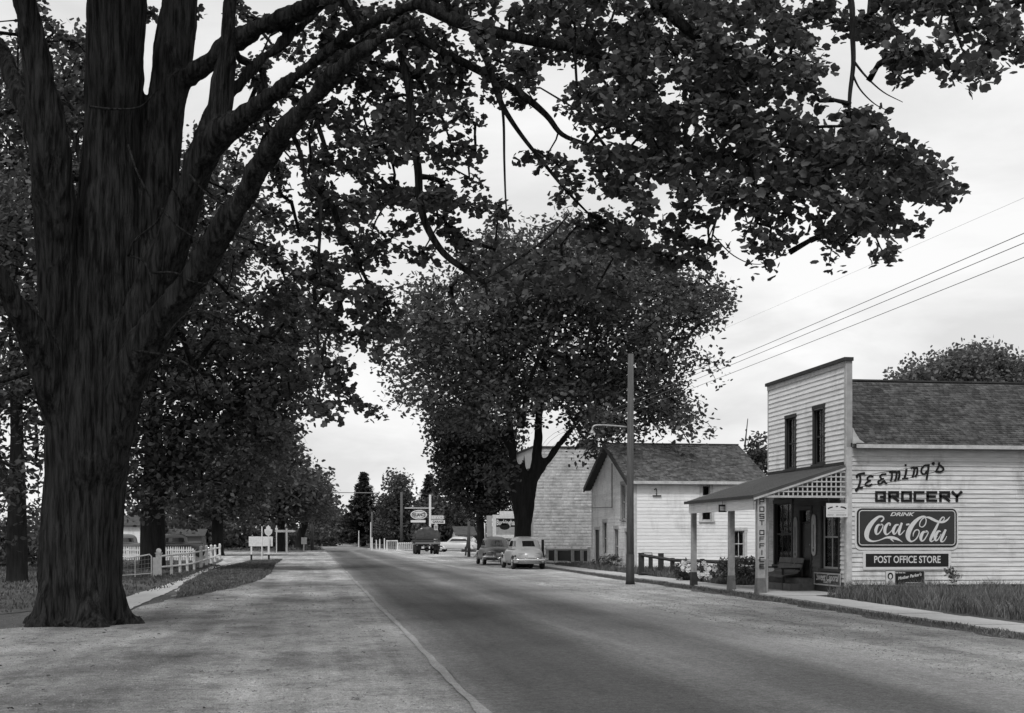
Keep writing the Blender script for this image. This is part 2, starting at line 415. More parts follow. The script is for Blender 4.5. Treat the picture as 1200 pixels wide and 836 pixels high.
M_GRAVELR = ground_mat('packed_pale_roadside_gravel', .50, .24, .30, .5, 1.8, mott=.45)
M_GRAVELD = ground_mat('dirty_gravel', .2, .25, .3, .3, .7)
M_ASPH = ground_mat('worn_asphalt', .092, .22, .18, .18, .35)
M_ASPH2 = ground_mat('oil_darkened_asphalt', .062, .25, .2, .16, .3)
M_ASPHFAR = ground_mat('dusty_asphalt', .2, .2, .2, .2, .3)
M_EDGE = ground_mat('chipped_concrete_edging', .25, .2, .35, .35, .5)
M_WALK = ground_mat('pale_sidewalk_concrete', .40, .05, .15, .12, .25)
M_DIRTLINE = ground_mat('dark_joint_dirt', .05, .2, .3, .4, .4)

def road_mat():
    m = ground_mat('worn_asphalt_with_oil_lanes', 1.0, .16, .22, .42, 1.0, mott=.0); t = m.node_tree; b = t.nodes['Principled BSDF']; l = b.inputs['Base Color'].links[0]; src = l.from_socket
    g = N(t, 'ShaderNodeNewGeometry').outputs['Position']; sp = N(t, 'ShaderNodeSeparateXYZ'); t.links.new(g, sp.inputs[0])
    def nz(sc, st, amp):
        mp = N(t, 'ShaderNodeMapping'); mp.inputs['Scale'].default_value = st; t.links.new(g, mp.inputs[0]); n = N(t, 'ShaderNodeTexNoise'); n.inputs['Scale'].default_value = sc; n.inputs['Detail'].default_value = 6; n.inputs['Roughness'].default_value = .6; t.links.new(mp.outputs[0], n.inputs['Vector'])
        q = N(t, 'ShaderNodeMath', operation='MULTIPLY_ADD'); t.links.new(n.outputs[0], q.inputs[0]); q.inputs[1].default_value = amp; q.inputs[2].default_value = -amp/2; return q.outputs[0]
    s1 = N(t, 'ShaderNodeMath', operation='ADD'); t.links.new(sp.outputs[0], s1.inputs[0]); t.links.new(nz(.5, (1, .12, 1), 1.3), s1.inputs[1])
    s2 = N(t, 'ShaderNodeMath', operation='ADD'); t.links.new(s1.outputs[0], s2.inputs[0]); t.links.new(nz(7, (1, .5, 1), .55), s2.inputs[1])
    mr = N(t, 'ShaderNodeMapRange'); t.links.new(s2.outputs[0], mr.inputs[0]); mr.inputs[1].default_value = 1.4; mr.inputs[2].default_value = 8.0
    cr_ = N(t, 'ShaderNodeValToRGB'); t.links.new(mr.outputs[0], cr_.inputs[0]); E = cr_.color_ramp.elements
    pts = [(0, .22), (.06, .15), (.13, .088), (.34, .092), (.42, .135), (.48, .20), (.54, .15), (.62, .125), (.70, .155), (.78, .22), (1, .38)]
    E[0].position, E[0].color = pts[0][0], (pts[0][1],)*3+(1,); E[1].position, E[1].color = pts[-1][0], (pts[-1][1],)*3+(1,)
    for x, v in pts[1:-1]: e = E.new(x); e.color = (v, v, v, 1)
    q = N(t, 'ShaderNodeMath', operation='MULTIPLY'); t.links.new(src, q.inputs[0]); t.links.new(cr_.outputs[0], q.inputs[1]); t.links.new(q.outputs[0], b.inputs['Base Color']); return m
M_ROAD = road_mat()
def sheet(name, poly, z, m, jit=0.0, seg=1.0, seed=1, kind='structure'):
    rr = random.Random(seed); pts = []
    for i in range(len(poly)):
        a = Vector(poly[i]).to_2d(); b = Vector(poly[(i+1) % len(poly)]).to_2d(); d = b-a
        n = max(1, min(400, int(d.length/seg))) if jit else 1
        nn = Vector((-d.y, d.x)).normalized() if d.length else Vector((0, 0)); ph = rr.random()*9
        for k in range(n):
            q = a+d*k/n
            if jit and k: q += nn*jit*(.5*sin(k*.37*seg+ph)+.4*sin(k*1.31*seg+2*ph)+rr.uniform(-.5, .5))
            pts.append((q.x, q.y, z))
    bm = bmesh.new(); vs = [bm.verts.new(p) for p in pts]; es = [bm.edges.new((vs[i], vs[(i+1) % len(vs)])) for i in range(len(vs))]
    bmesh.ops.triangle_fill(bm, use_beauty=True, edges=es)
    for f in bm.faces:
        if f.normal.z < 0: f.normal_flip()
    me = bpy.data.meshes.new(name); bm.to_mesh(me); bm.free(); me.materials.append(m)
    o = bpy.data.objects.new(name, me); COL.objects.link(o); o['kind'] = kind; return o
g = MB(); g.add([(-1500, -300, 0), (1500, -300, 0), (1500, 2500, 0), (-1500, 2500, 0)], [(0, 1, 2, 3)]); struct(g.build('ground', M_GROUND))
GRASSPATCH = [G(*q) for q in [(206,702),(215,684),(240,673),(262,665),(296,657.5),(331,656),(322,662),(318,672),(306,680),(262,692)]]
sheet('gravel_shoulder', [(1.85, -12), (1.85, 168), G(378, 645.2), G(262, 646), G(225, 649), G(262, 655.5), G(262, 664), G(214, 682), G(205, 700), G(140, 722), (-7, 20), (-16, 12), (-16, -12)], .004, M_GRAVEL, .12, .5, 3)
sheet('side_road', [G(262, 646.5), G(0, 650), G(0, 658), G(228, 650.5), G(262, 655)], .008, M_GRAVEL, .2, 1, 4)
sheet('gravel_shoulder', [(7.0, -12), (7.0, 190), (10.5, 190), (11.4, 100), (11.7, 62), (11.35, 50), (11.3, 40), (11.0, 30), (10.9, 20), (10.8, -12)], .004, M_GRAVELR, .22, .5, 5)
sheet('station_forecourt', [(9, 96), (12, 92), (26, 96), (26, 150), (9, 158)], .006, M_GRAVEL, .2, 1, 6)
sheet('crossroad', [(6, 166), (60, 166), (60, 182), (6, 178)], .007, M_GRAVEL, .3, 1, 6)
sheet('road', [(1.6, -12), (1.6, 165), (7.5, 165), (7.45, 60), (7.5, 30), (7.3, -12)], .008, M_ROAD, .05, .5, 7)
sheet('road', [(1.6, 165), (1.6, 340), (5, 420), (9, 420), (7.5, 340), (7.5, 165)], .008, M_ASPHFAR, .1, 2, 8)
sheet('road_edging', [(1.50, -12), (1.49, 160), (1.60, 160), (1.60, -12)], .014, M_EDGE, .03, .5, 11)
# old road patches and tar seams, flat stains of the surface
sheet('lawn', [G(262, 664), G(214, 683), G(200, 690), G(130, 706), (-7, 27), (-60, 27), (-60, 95), (-9, 95)], .012, ground_mat('shaded_lawn', .08, .1, .3, .4, .7), .1, .6, 13)
sheet('verge', GRASSPATCH, .010, M_GROUND, .12, .4, 14)
sheet('footpath', [G(262, 657), G(268, 661), G(246, 668), G(222, 680), G(205, 691), G(140, 721), G(110, 735), G(100, 722), G(140, 703), G(205, 682), G(228, 673), G(250, 663)], .016, M_WALK, .05, .5, 15)
# concrete sidewalk: slabs laid one after another
wl = [(10, 11.35), (24, 11.55), (33, 12.1), (38, 12.32), (60, 12.3), (90, 12.5), (140, 12.6)]
def walk_x(y):
    for (a, xa), (b, xb) in zip(wl, wl[1:]):
        if a <= y <= b: return xa+(xb-xa)*(y-a)/(b-a)
    return wl[-1][1]
sw = thing('sidewalk', 'narrow concrete sidewalk running along the store and house fronts', 'sidewalk', (12, 60, 0))
del sw['label'], sw['category']; sw['kind'] = 'structure'
y = 12.0
while y < 108:
    x0, x1 = walk_x(y), walk_x(y+1.2); h = .045+random.uniform(-.008, .008)
    m_ = MB(); m_.hexa([(x0,y+.012,-.03),(x0+1.12,y+.012,-.03),(x1+1.12,y+1.19,-.03),(x1,y+1.19,-.03),(x0,y+.012,h),(x0+1.12,y+.012,h+random.uniform(-.006,.006)),(x1+1.12,y+1.19,h+random.uniform(-.006,.006)),(x1,y+1.19,h)])
    m_.build('slab', M_WALK, sw); y += 1.2
# entrance apron between sidewalk and store
sheet('apron', [(13.1, 35.2), (14.72, 36.2), (14.72, 43.2), (13.3, 43.5)], .014, M_WALK, .05, .5, 16)

# ------------------------------------------------------------------ grass as real blades
def inside(px_, py_, poly):
    c = np.zeros(len(px_), bool); n = len(poly)
    for i in range(n):
        x1, y1 = poly[i]; x2, y2 = poly[(i+1) % n]
        cond = ((y1 > py_) != (y2 > py_)) & (px_ < (x2-x1)*(py_-y1)/((y2-y1) or 1e-9)+x1); c ^= cond
    return c
def grass(name, label, poly, n, h0, h1, width, m, cat='grass', clump=.5, z0=0.0, hfun=None):
    P_ = np.array([q[:2] for q in poly]); lo, hi = P_.min(0), P_.max(0)
    k = int(n*1.0); pts = []
    while len(pts) < n:
        c = RNG.uniform(lo, hi, (k//6+10, 2)); q = (c[:, None, :]+RNG.normal(0, clump*.25, (len(c), 6, 2))).reshape(-1, 2)
        q = q[inside(q[:, 0], q[:, 1], poly)]; pts += list(q)
    q = np.array(pts[:n]); h = RNG.uniform(h0, h1, n)*(.65+.5*np.sin(q[:, 0]*1.7+np.sin(q[:, 1]*1.3)*2)**2)
    if hfun is not None: h *= hfun(q)
    a = RNG.uniform(0, 2*pi, n); lean = RNG.normal(0, .35, (n, 2))*h[:, None]
    wx, wy = np.cos(a)*width, np.sin(a)*width
    z = np.full(n, z0)
    v = np.zeros((n, 5, 3))
    v[:, 0] = np.stack([q[:, 0]-wx, q[:, 1]-wy, z], 1); v[:, 1] = np.stack([q[:, 0]+wx, q[:, 1]+wy, z], 1)
    m1 = q+lean*.35
    v[:, 2] = np.stack([m1[:, 0]+wx*.8, m1[:, 1]+wy*.8, z+h*.55], 1); v[:, 3] = np.stack([m1[:, 0]-wx*.8, m1[:, 1]-wy*.8, z+h*.55], 1)
    t_ = q+lean; v[:, 4] = np.stack([t_[:, 0], t_[:, 1], z+h], 1)
    b = np.arange(n)[:, None]*5
    tr = np.concatenate([b+[0, 1, 2], b+[0, 2, 3], b+[3, 2, 4]], 1).reshape(-1, 3)
    o = np_mesh(name, v.reshape(-1, 3), tr, m, per=3); o['label'] = label; o['category'] = cat; o['kind'] = 'stuff'; return o
grass('tall_grass', 'tall unmown grass and weeds along the foot of the grocery side wall', [(13.3, 21), (28, 21), (28, 36.15), (14.75, 36.15), (13.5, 34.6), (13.35, 30)], 62000, .16, .46, .010, M_GRASS)
grass('grass_strip', 'ragged low grass between gravel and sidewalk at right', [(10.85, 18), (11.4, 18), (11.8, 31), (12.2, 38), (12.2, 60), (12.3, 85), (11.7, 85), (11.65, 62), (11.3, 50), (11.5, 40), (11.2, 30)], 8500, .03, .09, .012, M_GRASSDK, clump=.9)
grass('garden_grass', 'rough grass around the dark rail fence beside the white house', [(13.45, 43.6), (20, 45), (21, 63.8), (14.9, 63.8), (14.8, 74), (13.45, 76)], 26000, .10, .34, .018, M_GRASSDK)
grass('verge_grass', 'mown triangular grass verge in front of the white fence', GRASSPATCH, 24000, .03, .10, .018, M_GRASSDK, z0=.01)
grass('lawn_grass', 'shaded lawn grass behind the white fence', [G(262, 664), G(214, 682), G(195, 690), G(130, 704), (-7, 27), (-16, 27), (-30, 70), (-20, 95), (-9, 95)], 30000, .04, .13, .022, M_GRASSDK, z0=.01)
grass('roadside_grass', 'far roadside grass beyond the side road', [(1.2, 166), (1.2, 240), (-30, 240), (-40, 180), (-12, 166)], 16000, .1, .35, .06, M_GRASSDK)
grass('roadside_grass', 'low grass along the far right edge of the road beyond the truck', [(8.2, 180), (8.2, 260), (40, 260), (40, 184)], 9000, .1, .3, .06, M_GRASSDK)
# loose stones on the gravel
def stones(n, regions, label, smin, smax):
    vs = []; fs = []; B = np.array([(1,0,0),(0,1,0),(-1,0,0),(0,-1,0),(0,0,1),(0,0,-1)], float)
    T = np.array([(0,1,4),(1,2,4),(2,3,4),(3,0,4),(1,0,5),(2,1,5),(3,2,5),(0,3,5)])
    k = 0; V = []; FF = []
    for (x0, x1, y0, y1, q) in regions:
        c = int(n*q); x = RNG.uniform(x0, x1, c); y_ = y0+(y1-y0)*RNG.uniform(0, 1, c)**1.6; s = RNG.uniform(smin, smax, c)
        ang = RNG.uniform(0, 2*pi, c)
        b = B[None]*np.stack([s*RNG.uniform(.7, 1.3, c), s*RNG.uniform(.5, 1, c), s*RNG.uniform(.3, .6, c)], 1)[:, None]*RNG.uniform(.7, 1.3, (c, 6, 1))
        ca, sa = np.cos(ang)[:, None], np.sin(ang)[:, None]
        v = np.stack([b[..., 0]*ca-b[..., 1]*sa+x[:, None], b[..., 0]*sa+b[..., 1]*ca+y_[:, None], b[..., 2]+.006], 2)
        V.append(v.reshape(-1, 3)); FF.append((np.arange(c)[:, None, None]*6+T[None]).reshape(-1, 3)+k); k += c*6
    o = np_mesh('loose_gravel', np.concatenate(V), np.concatenate(FF), mat('loose_stone', .19, .9, .5, 7)); o['label'] = label; o['category'] = 'gravel'; o['kind'] = 'stuff'
stones(9000, [(-7, 1.3, 11, 45, .55), (7.2, 11.2, 13, 50, .45)], 'loose stones and dirt crumbs scattered on the gravel shoulders', .006, .024)

# ------------------------------------------------------------------ GROCERY STORE
SY = 36.24; SX = 14.75; SY2 = SY+6.6; SXE = 28.0
PS = Plane('side', SY); PF = Plane('front', SX)
store = thing('general_store', 'clapboard grocery and post office store with tall false front and weathered shingle roof', 'store', (SX, SY, 0))
def fr(a, b, c, d, X=SX):      # window px (left,right,top,bottom) on the street front -> (y0,y1,z0,z1)
    ya, yb = front(b, 600, X)[0], front(a, 600, X)[0]; ym = (a+b)/2
    return (ya, yb, front(ym, d, X)[1], front(ym, c, X)[1])
UP1 = fr(922.5, 933, 490, 549.5); UP2 = fr(955, 966.5, 479, 544)
ZB = .32; ZE = 4.2; ZTOP = 6.5
W_R = fr(964, 984, 592, 667); W_L = fr(909, 929, 590, 662); DR = fr(938.5, 951, 598, 681)
DR = (DR[0], DR[1], .42, DR[3])
ops = [W_R, W_L, DR]
sidew = wall_core(store, PS, SX, SXE, .1, ZE, [], M_INT, .14, 'side_wall')
siding(sidew, PS, SX+.13, SXE, .28, ZE-.12, .128, M_SIDE)
cbm = MB(); PS.box(cbm, SX-.03, SX+.13, .2, 4.1, .0, .035); PF.box(cbm, SY+.0, SY+.14, .2, 3.5, .0, .035); cbm.build('corner_board', M_TRIM, store)
fm = MB(); PS.box(fm, SX+.1, SXE, ZE-.12, ZE+.02, .0, .03); fm.build('frieze_board', M_TRIM, store)
frontw = wall_core(store, PF, SY+.14, SY2, .1, ZTOP, ops+[UP1, UP2], M_INT, .12, 'front_wall')
M_SHOP = mat('dark_paint_and_porch_shade_boards', .10, .7, .3, 6, .1, 60, .1, (.3, .3, 4))  # dark door-surround paint, with the porch shade put into the board colour
siding(frontw, PF, SY+.14, W_R[0]-.1, .34, 3.6, .128, M_SIDE)
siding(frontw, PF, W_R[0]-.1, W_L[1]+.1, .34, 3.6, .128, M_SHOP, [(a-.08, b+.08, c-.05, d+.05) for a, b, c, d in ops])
siding(frontw, PF, W_L[1]+.1, SY2-.1, .34, 3.6, .128, M_SIDE)
siding(frontw, PF, SY+.12, SY2-.1, 3.66, ZTOP-.12, .142, M_SIDE2, [(a-.07, b+.07, c-.05, d+.05) for a, b, c, d in (UP1, UP2)])
m_ = MB(); PF.box(m_, SY2-.1, SY2, .3, ZTOP-.12, 0, .035); m_.build('corner_board', M_TRIM, store)
m_ = MB(); PF.box(m_, SY-.02, SY+.12, 3.55, ZTOP, -.10, .04); m_.build('corner_board', M_TRIM, store)
m_ = MB(); PF.box(m_, SY+.12, SY2, ZTOP-.14, ZTOP, 0, .05); m_.build('frieze_board', M_TRIM, store)
m_ = MB(); PF.box(m_, SY-.08, SY2+.04, ZTOP, ZTOP+.10, -.16, .11); m_.build('cap', M_DARKTRIM, store)
m_ = MB(); m_.box(SX-.02, SX+.14, SY-.03, SY-.001, 3.55, ZTOP-.001); m_.build('false_front_return', M_GREYTRIM, store)
# little curved bracket where the eave meets the false front
m_ = MB(); m_.prism([(SX+.05, SY-.30, 4.18), (SX+.42, SY-.30, 4.18), (SX+.24, SY-.30, 4.30), (SX+.12, SY-.30, 4.48), (SX+.05, SY-.30, 4.62)], (0, .05, 0)); m_.build('eave_return', M_TRIM, store)
for q in (UP1, UP2):
    window(store, PF, *q, cas=.09, mframe=M_DARKTRIM, msash=M_DARKTRIM, curtain=(q[2]+(q[3]-q[2])*.46, q[3]-.06), sill=True)
window(store, PF, *W_R, cas=.10, mframe=M_DARKTRIM, msash=M_GREYTRIM, cols=2, rows=1, curtain=(W_R[2]+.75, W_R[3]-.5))
window(store, PF, *W_L, cas=.10, mframe=M_DARKTRIM, msash=M_DARKTRIM, cols=3, rows=1)
# goods on show inside the left window
for i in range(7):
    yy = W_L[0]+.2+i*.23*(W_L[1]-W_L[0]-.4)/1.5; m_ = MB(); zz = W_L[2]+.1+.12*(i % 3)
    m_.prism([(SX+.25, yy-.07, zz), (SX+.25, yy+.07, zz), (SX+.25, yy+.05, zz+.55+.1*(i % 2)), (SX+.25, yy-.05, zz+.5)], (.06, 0, 0)); m_.build('window_card', M_CURTAIN, store)
# door with panels
do = MB(); a, b, c, d = DR; PF.box(do, a+.02, b-.02, c, d-.42, -.09, -.05); dd = do.build('door', M_DOOR, store)
for (p, q, r, s_) in [(a+.12, b-.12, c+.15, c+.75), (a+.12, b-.12, c+.85, d-.55)]:
    m_ = MB(); PF.box(m_, p, q, r, s_, -.05, -.035); m_.build('panel', M_DARKTRIM if r > 1 else M_DOOR, dd)
m_ = MB(); m_.ball(PF.pt(a+.09, c+.95, 0), .032); m_.build('handle', M_METAL, dd)
m_ = MB(); PF.box(m_, a, b, d-.40, d-.36, -.09, -.03); PF.box(m_, a-.12, a, c, d, -.02, .05); PF.box(m_, b, b+.12, c, d, -.02, .05); PF.box(m_, a-.14, b+.14, d, d+.12, -.02, .06); m_.build('door_frame', M_DARKTRIM, store)
m_ = MB(); PF.box(m_, a+.03, b-.03, d-.34, d-.02, -.06, -.055); m_.build('transom_pane', GLASS, store)
m_ = MB(); m_.box(SX-.0, SX+.3, a-.3, b+.3, .30, .41); m_.box(SX+.12, SXE-.2, SY+.14, SY2-.14, .2, .30); m_.build('floor', M_INT, store)
m_ = MB(); PF.box(m_, SY+.14, SY2, .02, .33, .0, .03); m_.build('skirting', M_DARKTRIM, store)
for o_, (x0, x1, z1) in zip(range(2), [(SX-.80, SX-.42, .22), (SX-.42, SX-.03, .38)]):
    m_ = MB(); m_.box(x0, x1, DR[0]-.35, DR[1]+1.0, .0, z1); m_.build('step', M_STEP, store, bevel=.012)
# back / far walls (rough, seen only from the side)
m_ = MB(); m_.box(SX+.12, SXE, SY2-.14, SY2, .1, ZE); m_.box(SXE-.14, SXE, SY+.01, SY2-.14, .1, ZE)
m_.prism([(SXE-.14, SY, ZE), (SXE-.14, SY2, ZE), (SXE-.14, (SY+SY2)/2, 6.3)], (.13, 0, 0)); m_.build('rear_wall', M_SIDE2, store)
# roof
RY = (SY+SY2)/2; ZR = 6.34
def roof_slab(parent, x0, x1, ye, ze, yr, zr, m, th=.07, name='roof'):
    mb = MB(); mb.hexa([(x0,ye,ze-th),(x1,ye,ze-th),(x1,yr,zr-th),(x0,yr,zr-th),(x0,ye,ze),(x1,ye,ze),(x1,yr,zr),(x0,yr,zr)]); return mb.build(name, m, parent)
def shingles(parent, x0, x1, ye, ze, yr, zr, ex, wd, m, name='shingle', sag=0.0):
    sl_ = math.hypot(yr-ye, zr-ze); uy, uz = (yr-ye)/sl_, (zr-ze)/sl_; ny, nz = -uz, uy
    if nz < 0: ny, nz = -ny, -nz
    V = []; n = 0; rows = int(sl_/ex)
    for r in range(rows):
        s0 = r*ex; x = x0-random.uniform(0, wd)
        while x < x1:
            w_ = wd*random.uniform(.55, 1.35); xa = max(x, x0)+.004; xb = min(x+w_, x1)-.004; x += w_
            if xb-xa < .02: continue
            sa = s0+random.uniform(-.014, .012); sb = min(s0+ex*1.12, sl_); lift = .030+random.uniform(-.004, .012); tl = random.uniform(-.004, .004)
            def q(xx, s, h): return (xx, ye+uy*s+ny*h, ze+uz*s+nz*h)
            V.append([q(xa, sa, .002), q(xb, sa, .002), q(xb, sb, .002), q(xa, sb, .002), q(xa, sa, lift+tl), q(xb, sa, lift-tl), q(xb, sb, .006), q(xa, sb, .006)]); n += 1
    v = np.array(V).reshape(-1, 3); T = np.array([(4,5,6,7),(0,1,5,4),(1,2,6,5),(3,0,4,7)])
    f = (np.arange(n)[:, None, None]*8+T[None]).reshape(-1, 4)
    o = np_mesh(name, v, f, m, parent, 4, per=4); o['kind'] = 'stuff'; return o
rf = roof_slab(store, SX+.14, SXE+.3, SY-.32, 4.16, RY, ZR, M_SHINGLE)
roof_slab(store, SX+.14, SXE+.3, SY2+.32, 4.16, RY, ZR-.001, M_SHINGLE)
shingles(rf, SX+.14, SXE+.3, SY-.34, 4.155, RY, ZR, .125, .17, M_SHINGLE)
m_ = MB(); m_.box(SX+.15, SXE+.3, RY-.07, RY+.07, ZR+.0, ZR+.05); m_.build('ridge_cap', M_SHINGLE, store)
m_ = MB(); m_.box(SX+.14, SXE+.3, SY-.36, SY-.325, 4.06, 4.165); m_.build('fascia', M_TRIM, store)
m_ = MB(); m_.box(SX+.14, SXE+.3, SY-.325, SY-.035, 4.08, 4.10); m_.build('soffit', M_DARKTRIM, store)

# porch: mono-pitch roof on posts
EX = 12.15; YN = SY-.02; YF = SY2+.3; ZH = 3.62; ZL = 2.78
def proofz(x): return ZL+(ZH-ZL)*(x-EX)/(SX-EX)
m_ = MB(); m_.hexa([(EX-.12,YN,proofz(EX-.12)-.06),(SX-.06,YN,proofz(SX-.06)-.06),(SX-.06,YF,proofz(SX-.06)-.06),(EX-.12,YF,proofz(EX-.12)-.06),
                    (EX-.12,YN,proofz(EX-.12)),(SX-.06,YN,proofz(SX-.06)),(SX-.06,YF,proofz(SX-.06)),(EX-.12,YF,proofz(EX-.12))]); pr = m_.build('porch_roof', M_PORCHROOF, store)
yy = YN+.02
while yy < YF-.5:                       # battened roofing strips
    y2 = yy+.46
    m_ = MB(); m_.hexa([(EX-.13,yy,proofz(EX-.13)+.004),(SX-.07,yy,proofz(SX-.07)+.004),(SX-.07,y2-.02,proofz(SX-.07)+.004),(EX-.13,y2-.02,proofz(EX-.13)+.004),
                        (EX-.13,yy,proofz(EX-.13)+.02),(SX-.07,yy,proofz(SX-.07)+.02),(SX-.07,y2-.02,proofz(SX-.07)+.012),(EX-.13,y2-.02,proofz(EX-.13)+.012)])
    m_.build('roofing_strip', M_PORCHROOF, pr); yy = y2
m_ = MB(); m_.box(SX-.075, SX-.041, SY+.125, SY2+.003, proofz(SX)+.003, proofz(SX)+.085); m_.build('flashing', M_DARKTRIM, store)
for k in range(9):
    yy = YN+.25+k*(YF-YN-.4)/8
    m_ = MB(); m_.hexa([(EX,yy,proofz(EX)-.20),(SX-.05,yy,proofz(SX-.05)-.20),(SX-.05,yy+.05,proofz(SX-.05)-.20),(EX,yy+.05,proofz(EX)-.20),(EX,yy,proofz(EX)-.061),(SX-.05,yy,proofz(SX-.05)-.061),(SX-.05,yy+.05,proofz(SX-.05)-.061),(EX,yy+.05,proofz(EX)-.061)])
    m_.build('rafter', M_GREYTRIM, store)
m_ = MB(); m_.box(EX-.02, EX+.03, YN+.30, YF-.1, 2.36, 2.70); m_.build('porch_beam', M_SIDE2, store)
m_ = MB(); m_.box(EX-.16, EX-.125, YN, YF, ZL-.12, ZL-.03); m_.build('gutter_board', M_DARKTRIM, store)
# lattice gable at the near end of the porch
LZ0 = 2.69; lat = thing('lattice_panel', 'x', 'x', (EX, SY-.05, LZ0)); del lat['label'], lat['category']; lat.parent = store; lat.location = Vector((EX, SY-.05, LZ0))-wloc(store)
YL = SY+.03
def vbar(x0, x1, z0, z1, m, name, dy=0.0, t=.02): 
    q = MB(); q.box(x0, x1, YL-.0+dy, YL+t+dy, z0, z1); q.build(name, m, lat)
x = EX+.22
while x < SX-.06:
    vbar(x-.018, x+.018, LZ0+.06, proofz(x)-.10, M_TRIM, 'lattice_strip'); x += .138
z = LZ0+.17
while z < proofz(SX)-.12:
    xs = EX+(z+.12-ZL)/(ZH-ZL)*(SX-EX); vbar(max(EX+.1, xs), SX-.04, z-.018, z+.018, M_TRIM, 'lattice_strip', -.012, .011); z += .138
vbar(EX-.05, SX-.04, LZ0, LZ0+.06, M_TRIM, 'lattice_rail', -.014, .04)
q = MB(); q.hexa([(EX-.1,YL-.04,proofz(EX-.1)-.13),(SX-.04,YL-.04,proofz(SX-.04)-.13),(SX-.04,YL-.012,proofz(SX-.04)-.13),(EX-.1,YL-.012,proofz(EX-.1)-.13),(EX-.1,YL-.04,proofz(EX-.1)-.065),(SX-.04,YL-.04,proofz(SX-.04)-.065),(SX-.04,YL-.012,proofz(SX-.04)-.065),(EX-.1,YL-.012,proofz(EX-.1)-.065)]); q.build('rake_board', M_TRIM, lat)
# porch posts
PX = 12.33
for k, (px_, wd) in enumerate([(891, .11), (857, .085), (813, .08)]):
    yp = front(px_, 690, PX)[0]; m_ = MB(); m_.box(PX-wd, PX+wd, yp-wd, yp+wd, .30 if k != 1 else .25, 2.72); po = m_.build('porch_post', M_POST, store, bevel=.008)
    m_ = MB(); e = .03; m_.hexa([(PX-wd-e,yp-wd-e,.0),(PX+wd+e,yp-wd-e,.0),(PX+wd+e,yp+wd+e,.0),(PX-wd-e,yp+wd+e,.0),(PX-wd-.005,yp-wd-.005,.46),(PX+wd+.005,yp-wd-.005,.46),(PX+wd+.005,yp+wd+.005,.46),(PX-wd-.005,yp+wd+.005,.46)])
    m_.build('post_base', M_POLEBAND if k == 2 else mat('grey_post_base', .13, .8, .3, 5), po)
    if k == 0: YP0 = yp; WP0 = wd; POST0 = po
# fourth thin post against the wall side
m_ = MB(); m_.box(PX+.22, PX+.34, YP0+.25, YP0+.37, 1.75, 2.70); m_.box(PX+.24, PX+.32, YP0+.27, YP0+.35, .05, 1.75); m_.build('porch_post', M_GREYTRIM, store)
# POST OFFICE down the near face of the near post
PP = Plane('side', YP0-WP0-.002); bd = MB(); PP.box(bd, PX-WP0-.01, PX+WP0+.01, .98, 2.66, .0, .02); sgn = thing('post_office_sign', 'tall narrow white board lettered downwards, nailed to the nearest porch post', 'sign', (PX, YP0-WP0, .98))
bd.build('board', mat('dulled_white_board', .42, .7, .15, 6), sgn)
fpp = lambda x, y, n: PP.pt(x, y, n)
tops = [584, 592.5, 602, 611.5, None, 621, 629.5, 638, 645.5, 653, 660.5]
for ch, (ya, yb) in zip('POSTOFFICE', [(585,591.5),(594,600),(602.5,608),(610,615.5),(621.5,627),(629,634.5),(637,642.5),(645,650.5),(653,658.5),(661,666)]):
    za = side(891, ya, YP0)[1]; zb_ = side(891, yb, YP0)[1]; g_ = MB()
    glyph(g_, ch, PX-.058, za-.01, .116, (zb_-za)*.86, .026, fpp, .018, .026); g_.build('letter', M_DARKPAINT, sgn)

# ------------------------------------------------------------------ signs on the side wall
def wallsign(nm, label, px0, px1, py0, py1, base=.03):
    x0, z1 = side(px0, py0, SY); x1, z0 = side(px1, py1, SY)
    return thing(nm, label, 'sign', ((x0+x1)/2, SY-base, z0)), x0, x1, z0, z1
def rrect(x0, x1, z0, z1, r, n=6):
    pts = []
    for cx, cz, a0 in ((x1-r, z1-r, 0), (x0+r, z1-r, pi/2), (x0+r, z0+r, pi), (x1-r, z0+r, 1.5*pi)):
        for i in range(n+1): a = a0+pi/2*i/n; pts.append((cx+r*cos(a), cz+r*sin(a)))
    return pts
def plate(x0, x1, z0, z1, r, n0, n1, m, name, parent, pl=PS):
    b_ = MB(); pts = rrect(x0, x1, z0, z1, r); b_.prism([pl.pt(u, z, n0) for u, z in pts], Vector(pl.pt(0, 0, n1))-Vector(pl.pt(0, 0, n0))); return b_.build(name, m, parent)
def ringplate(x0, x1, z0, z1, r, t, n0, n1, m, name, parent, pl=PS):
    A = rrect(x0, x1, z0, z1, r); B = rrect(x0+t, x1-t, z0+t, z1-t, max(r-t, .005)); n = len(A); b_ = MB()
    vs = [pl.pt(u, z, n1) for u, z in A]+[pl.pt(u, z, n1) for u, z in B]+[pl.pt(u, z, n0) for u, z in A]+[pl.pt(u, z, n0) for u, z in B]
    fs = []
    for i in range(n):
        j = (i+1) % n; fs += [(i, j, n+j, n+i), (i, 2*n+i, 2*n+j, j), (n+i, n+j, 3*n+j, 3*n+i)]
    b_.add(vs, fs); return b_.build(name, m, parent)
sg, x0, x1, z0, z1 = wallsign('drink_sign', 'large round-cornered enamel sign with white script drink name and white frame', 1001, 1122, 595, 644.5)
plate(x0, x1, z0, z1, .17, .025, .045, M_SIGNWHITE, 'backboard', sg)
a0, c1 = side(1003.8, 596.6, SY); a1, c0 = side(1119.6, 640.7, SY)
ringplate(a0-.015, a1+.015, c0-.015, c1+.015, .15, .10, .046, .06, M_DARKPAINT, 'border', sg)
plate(a0+.02, a1-.02, c0+.02, c1-.02, .12, .046, .068, M_SIGNRED, 'panel', sg)
ringplate(a0+.035, a1-.035, c0+.035, c1-.035, .10, .022, .0685, .0715, M_SIGNWHITE, 'border_line', sg)
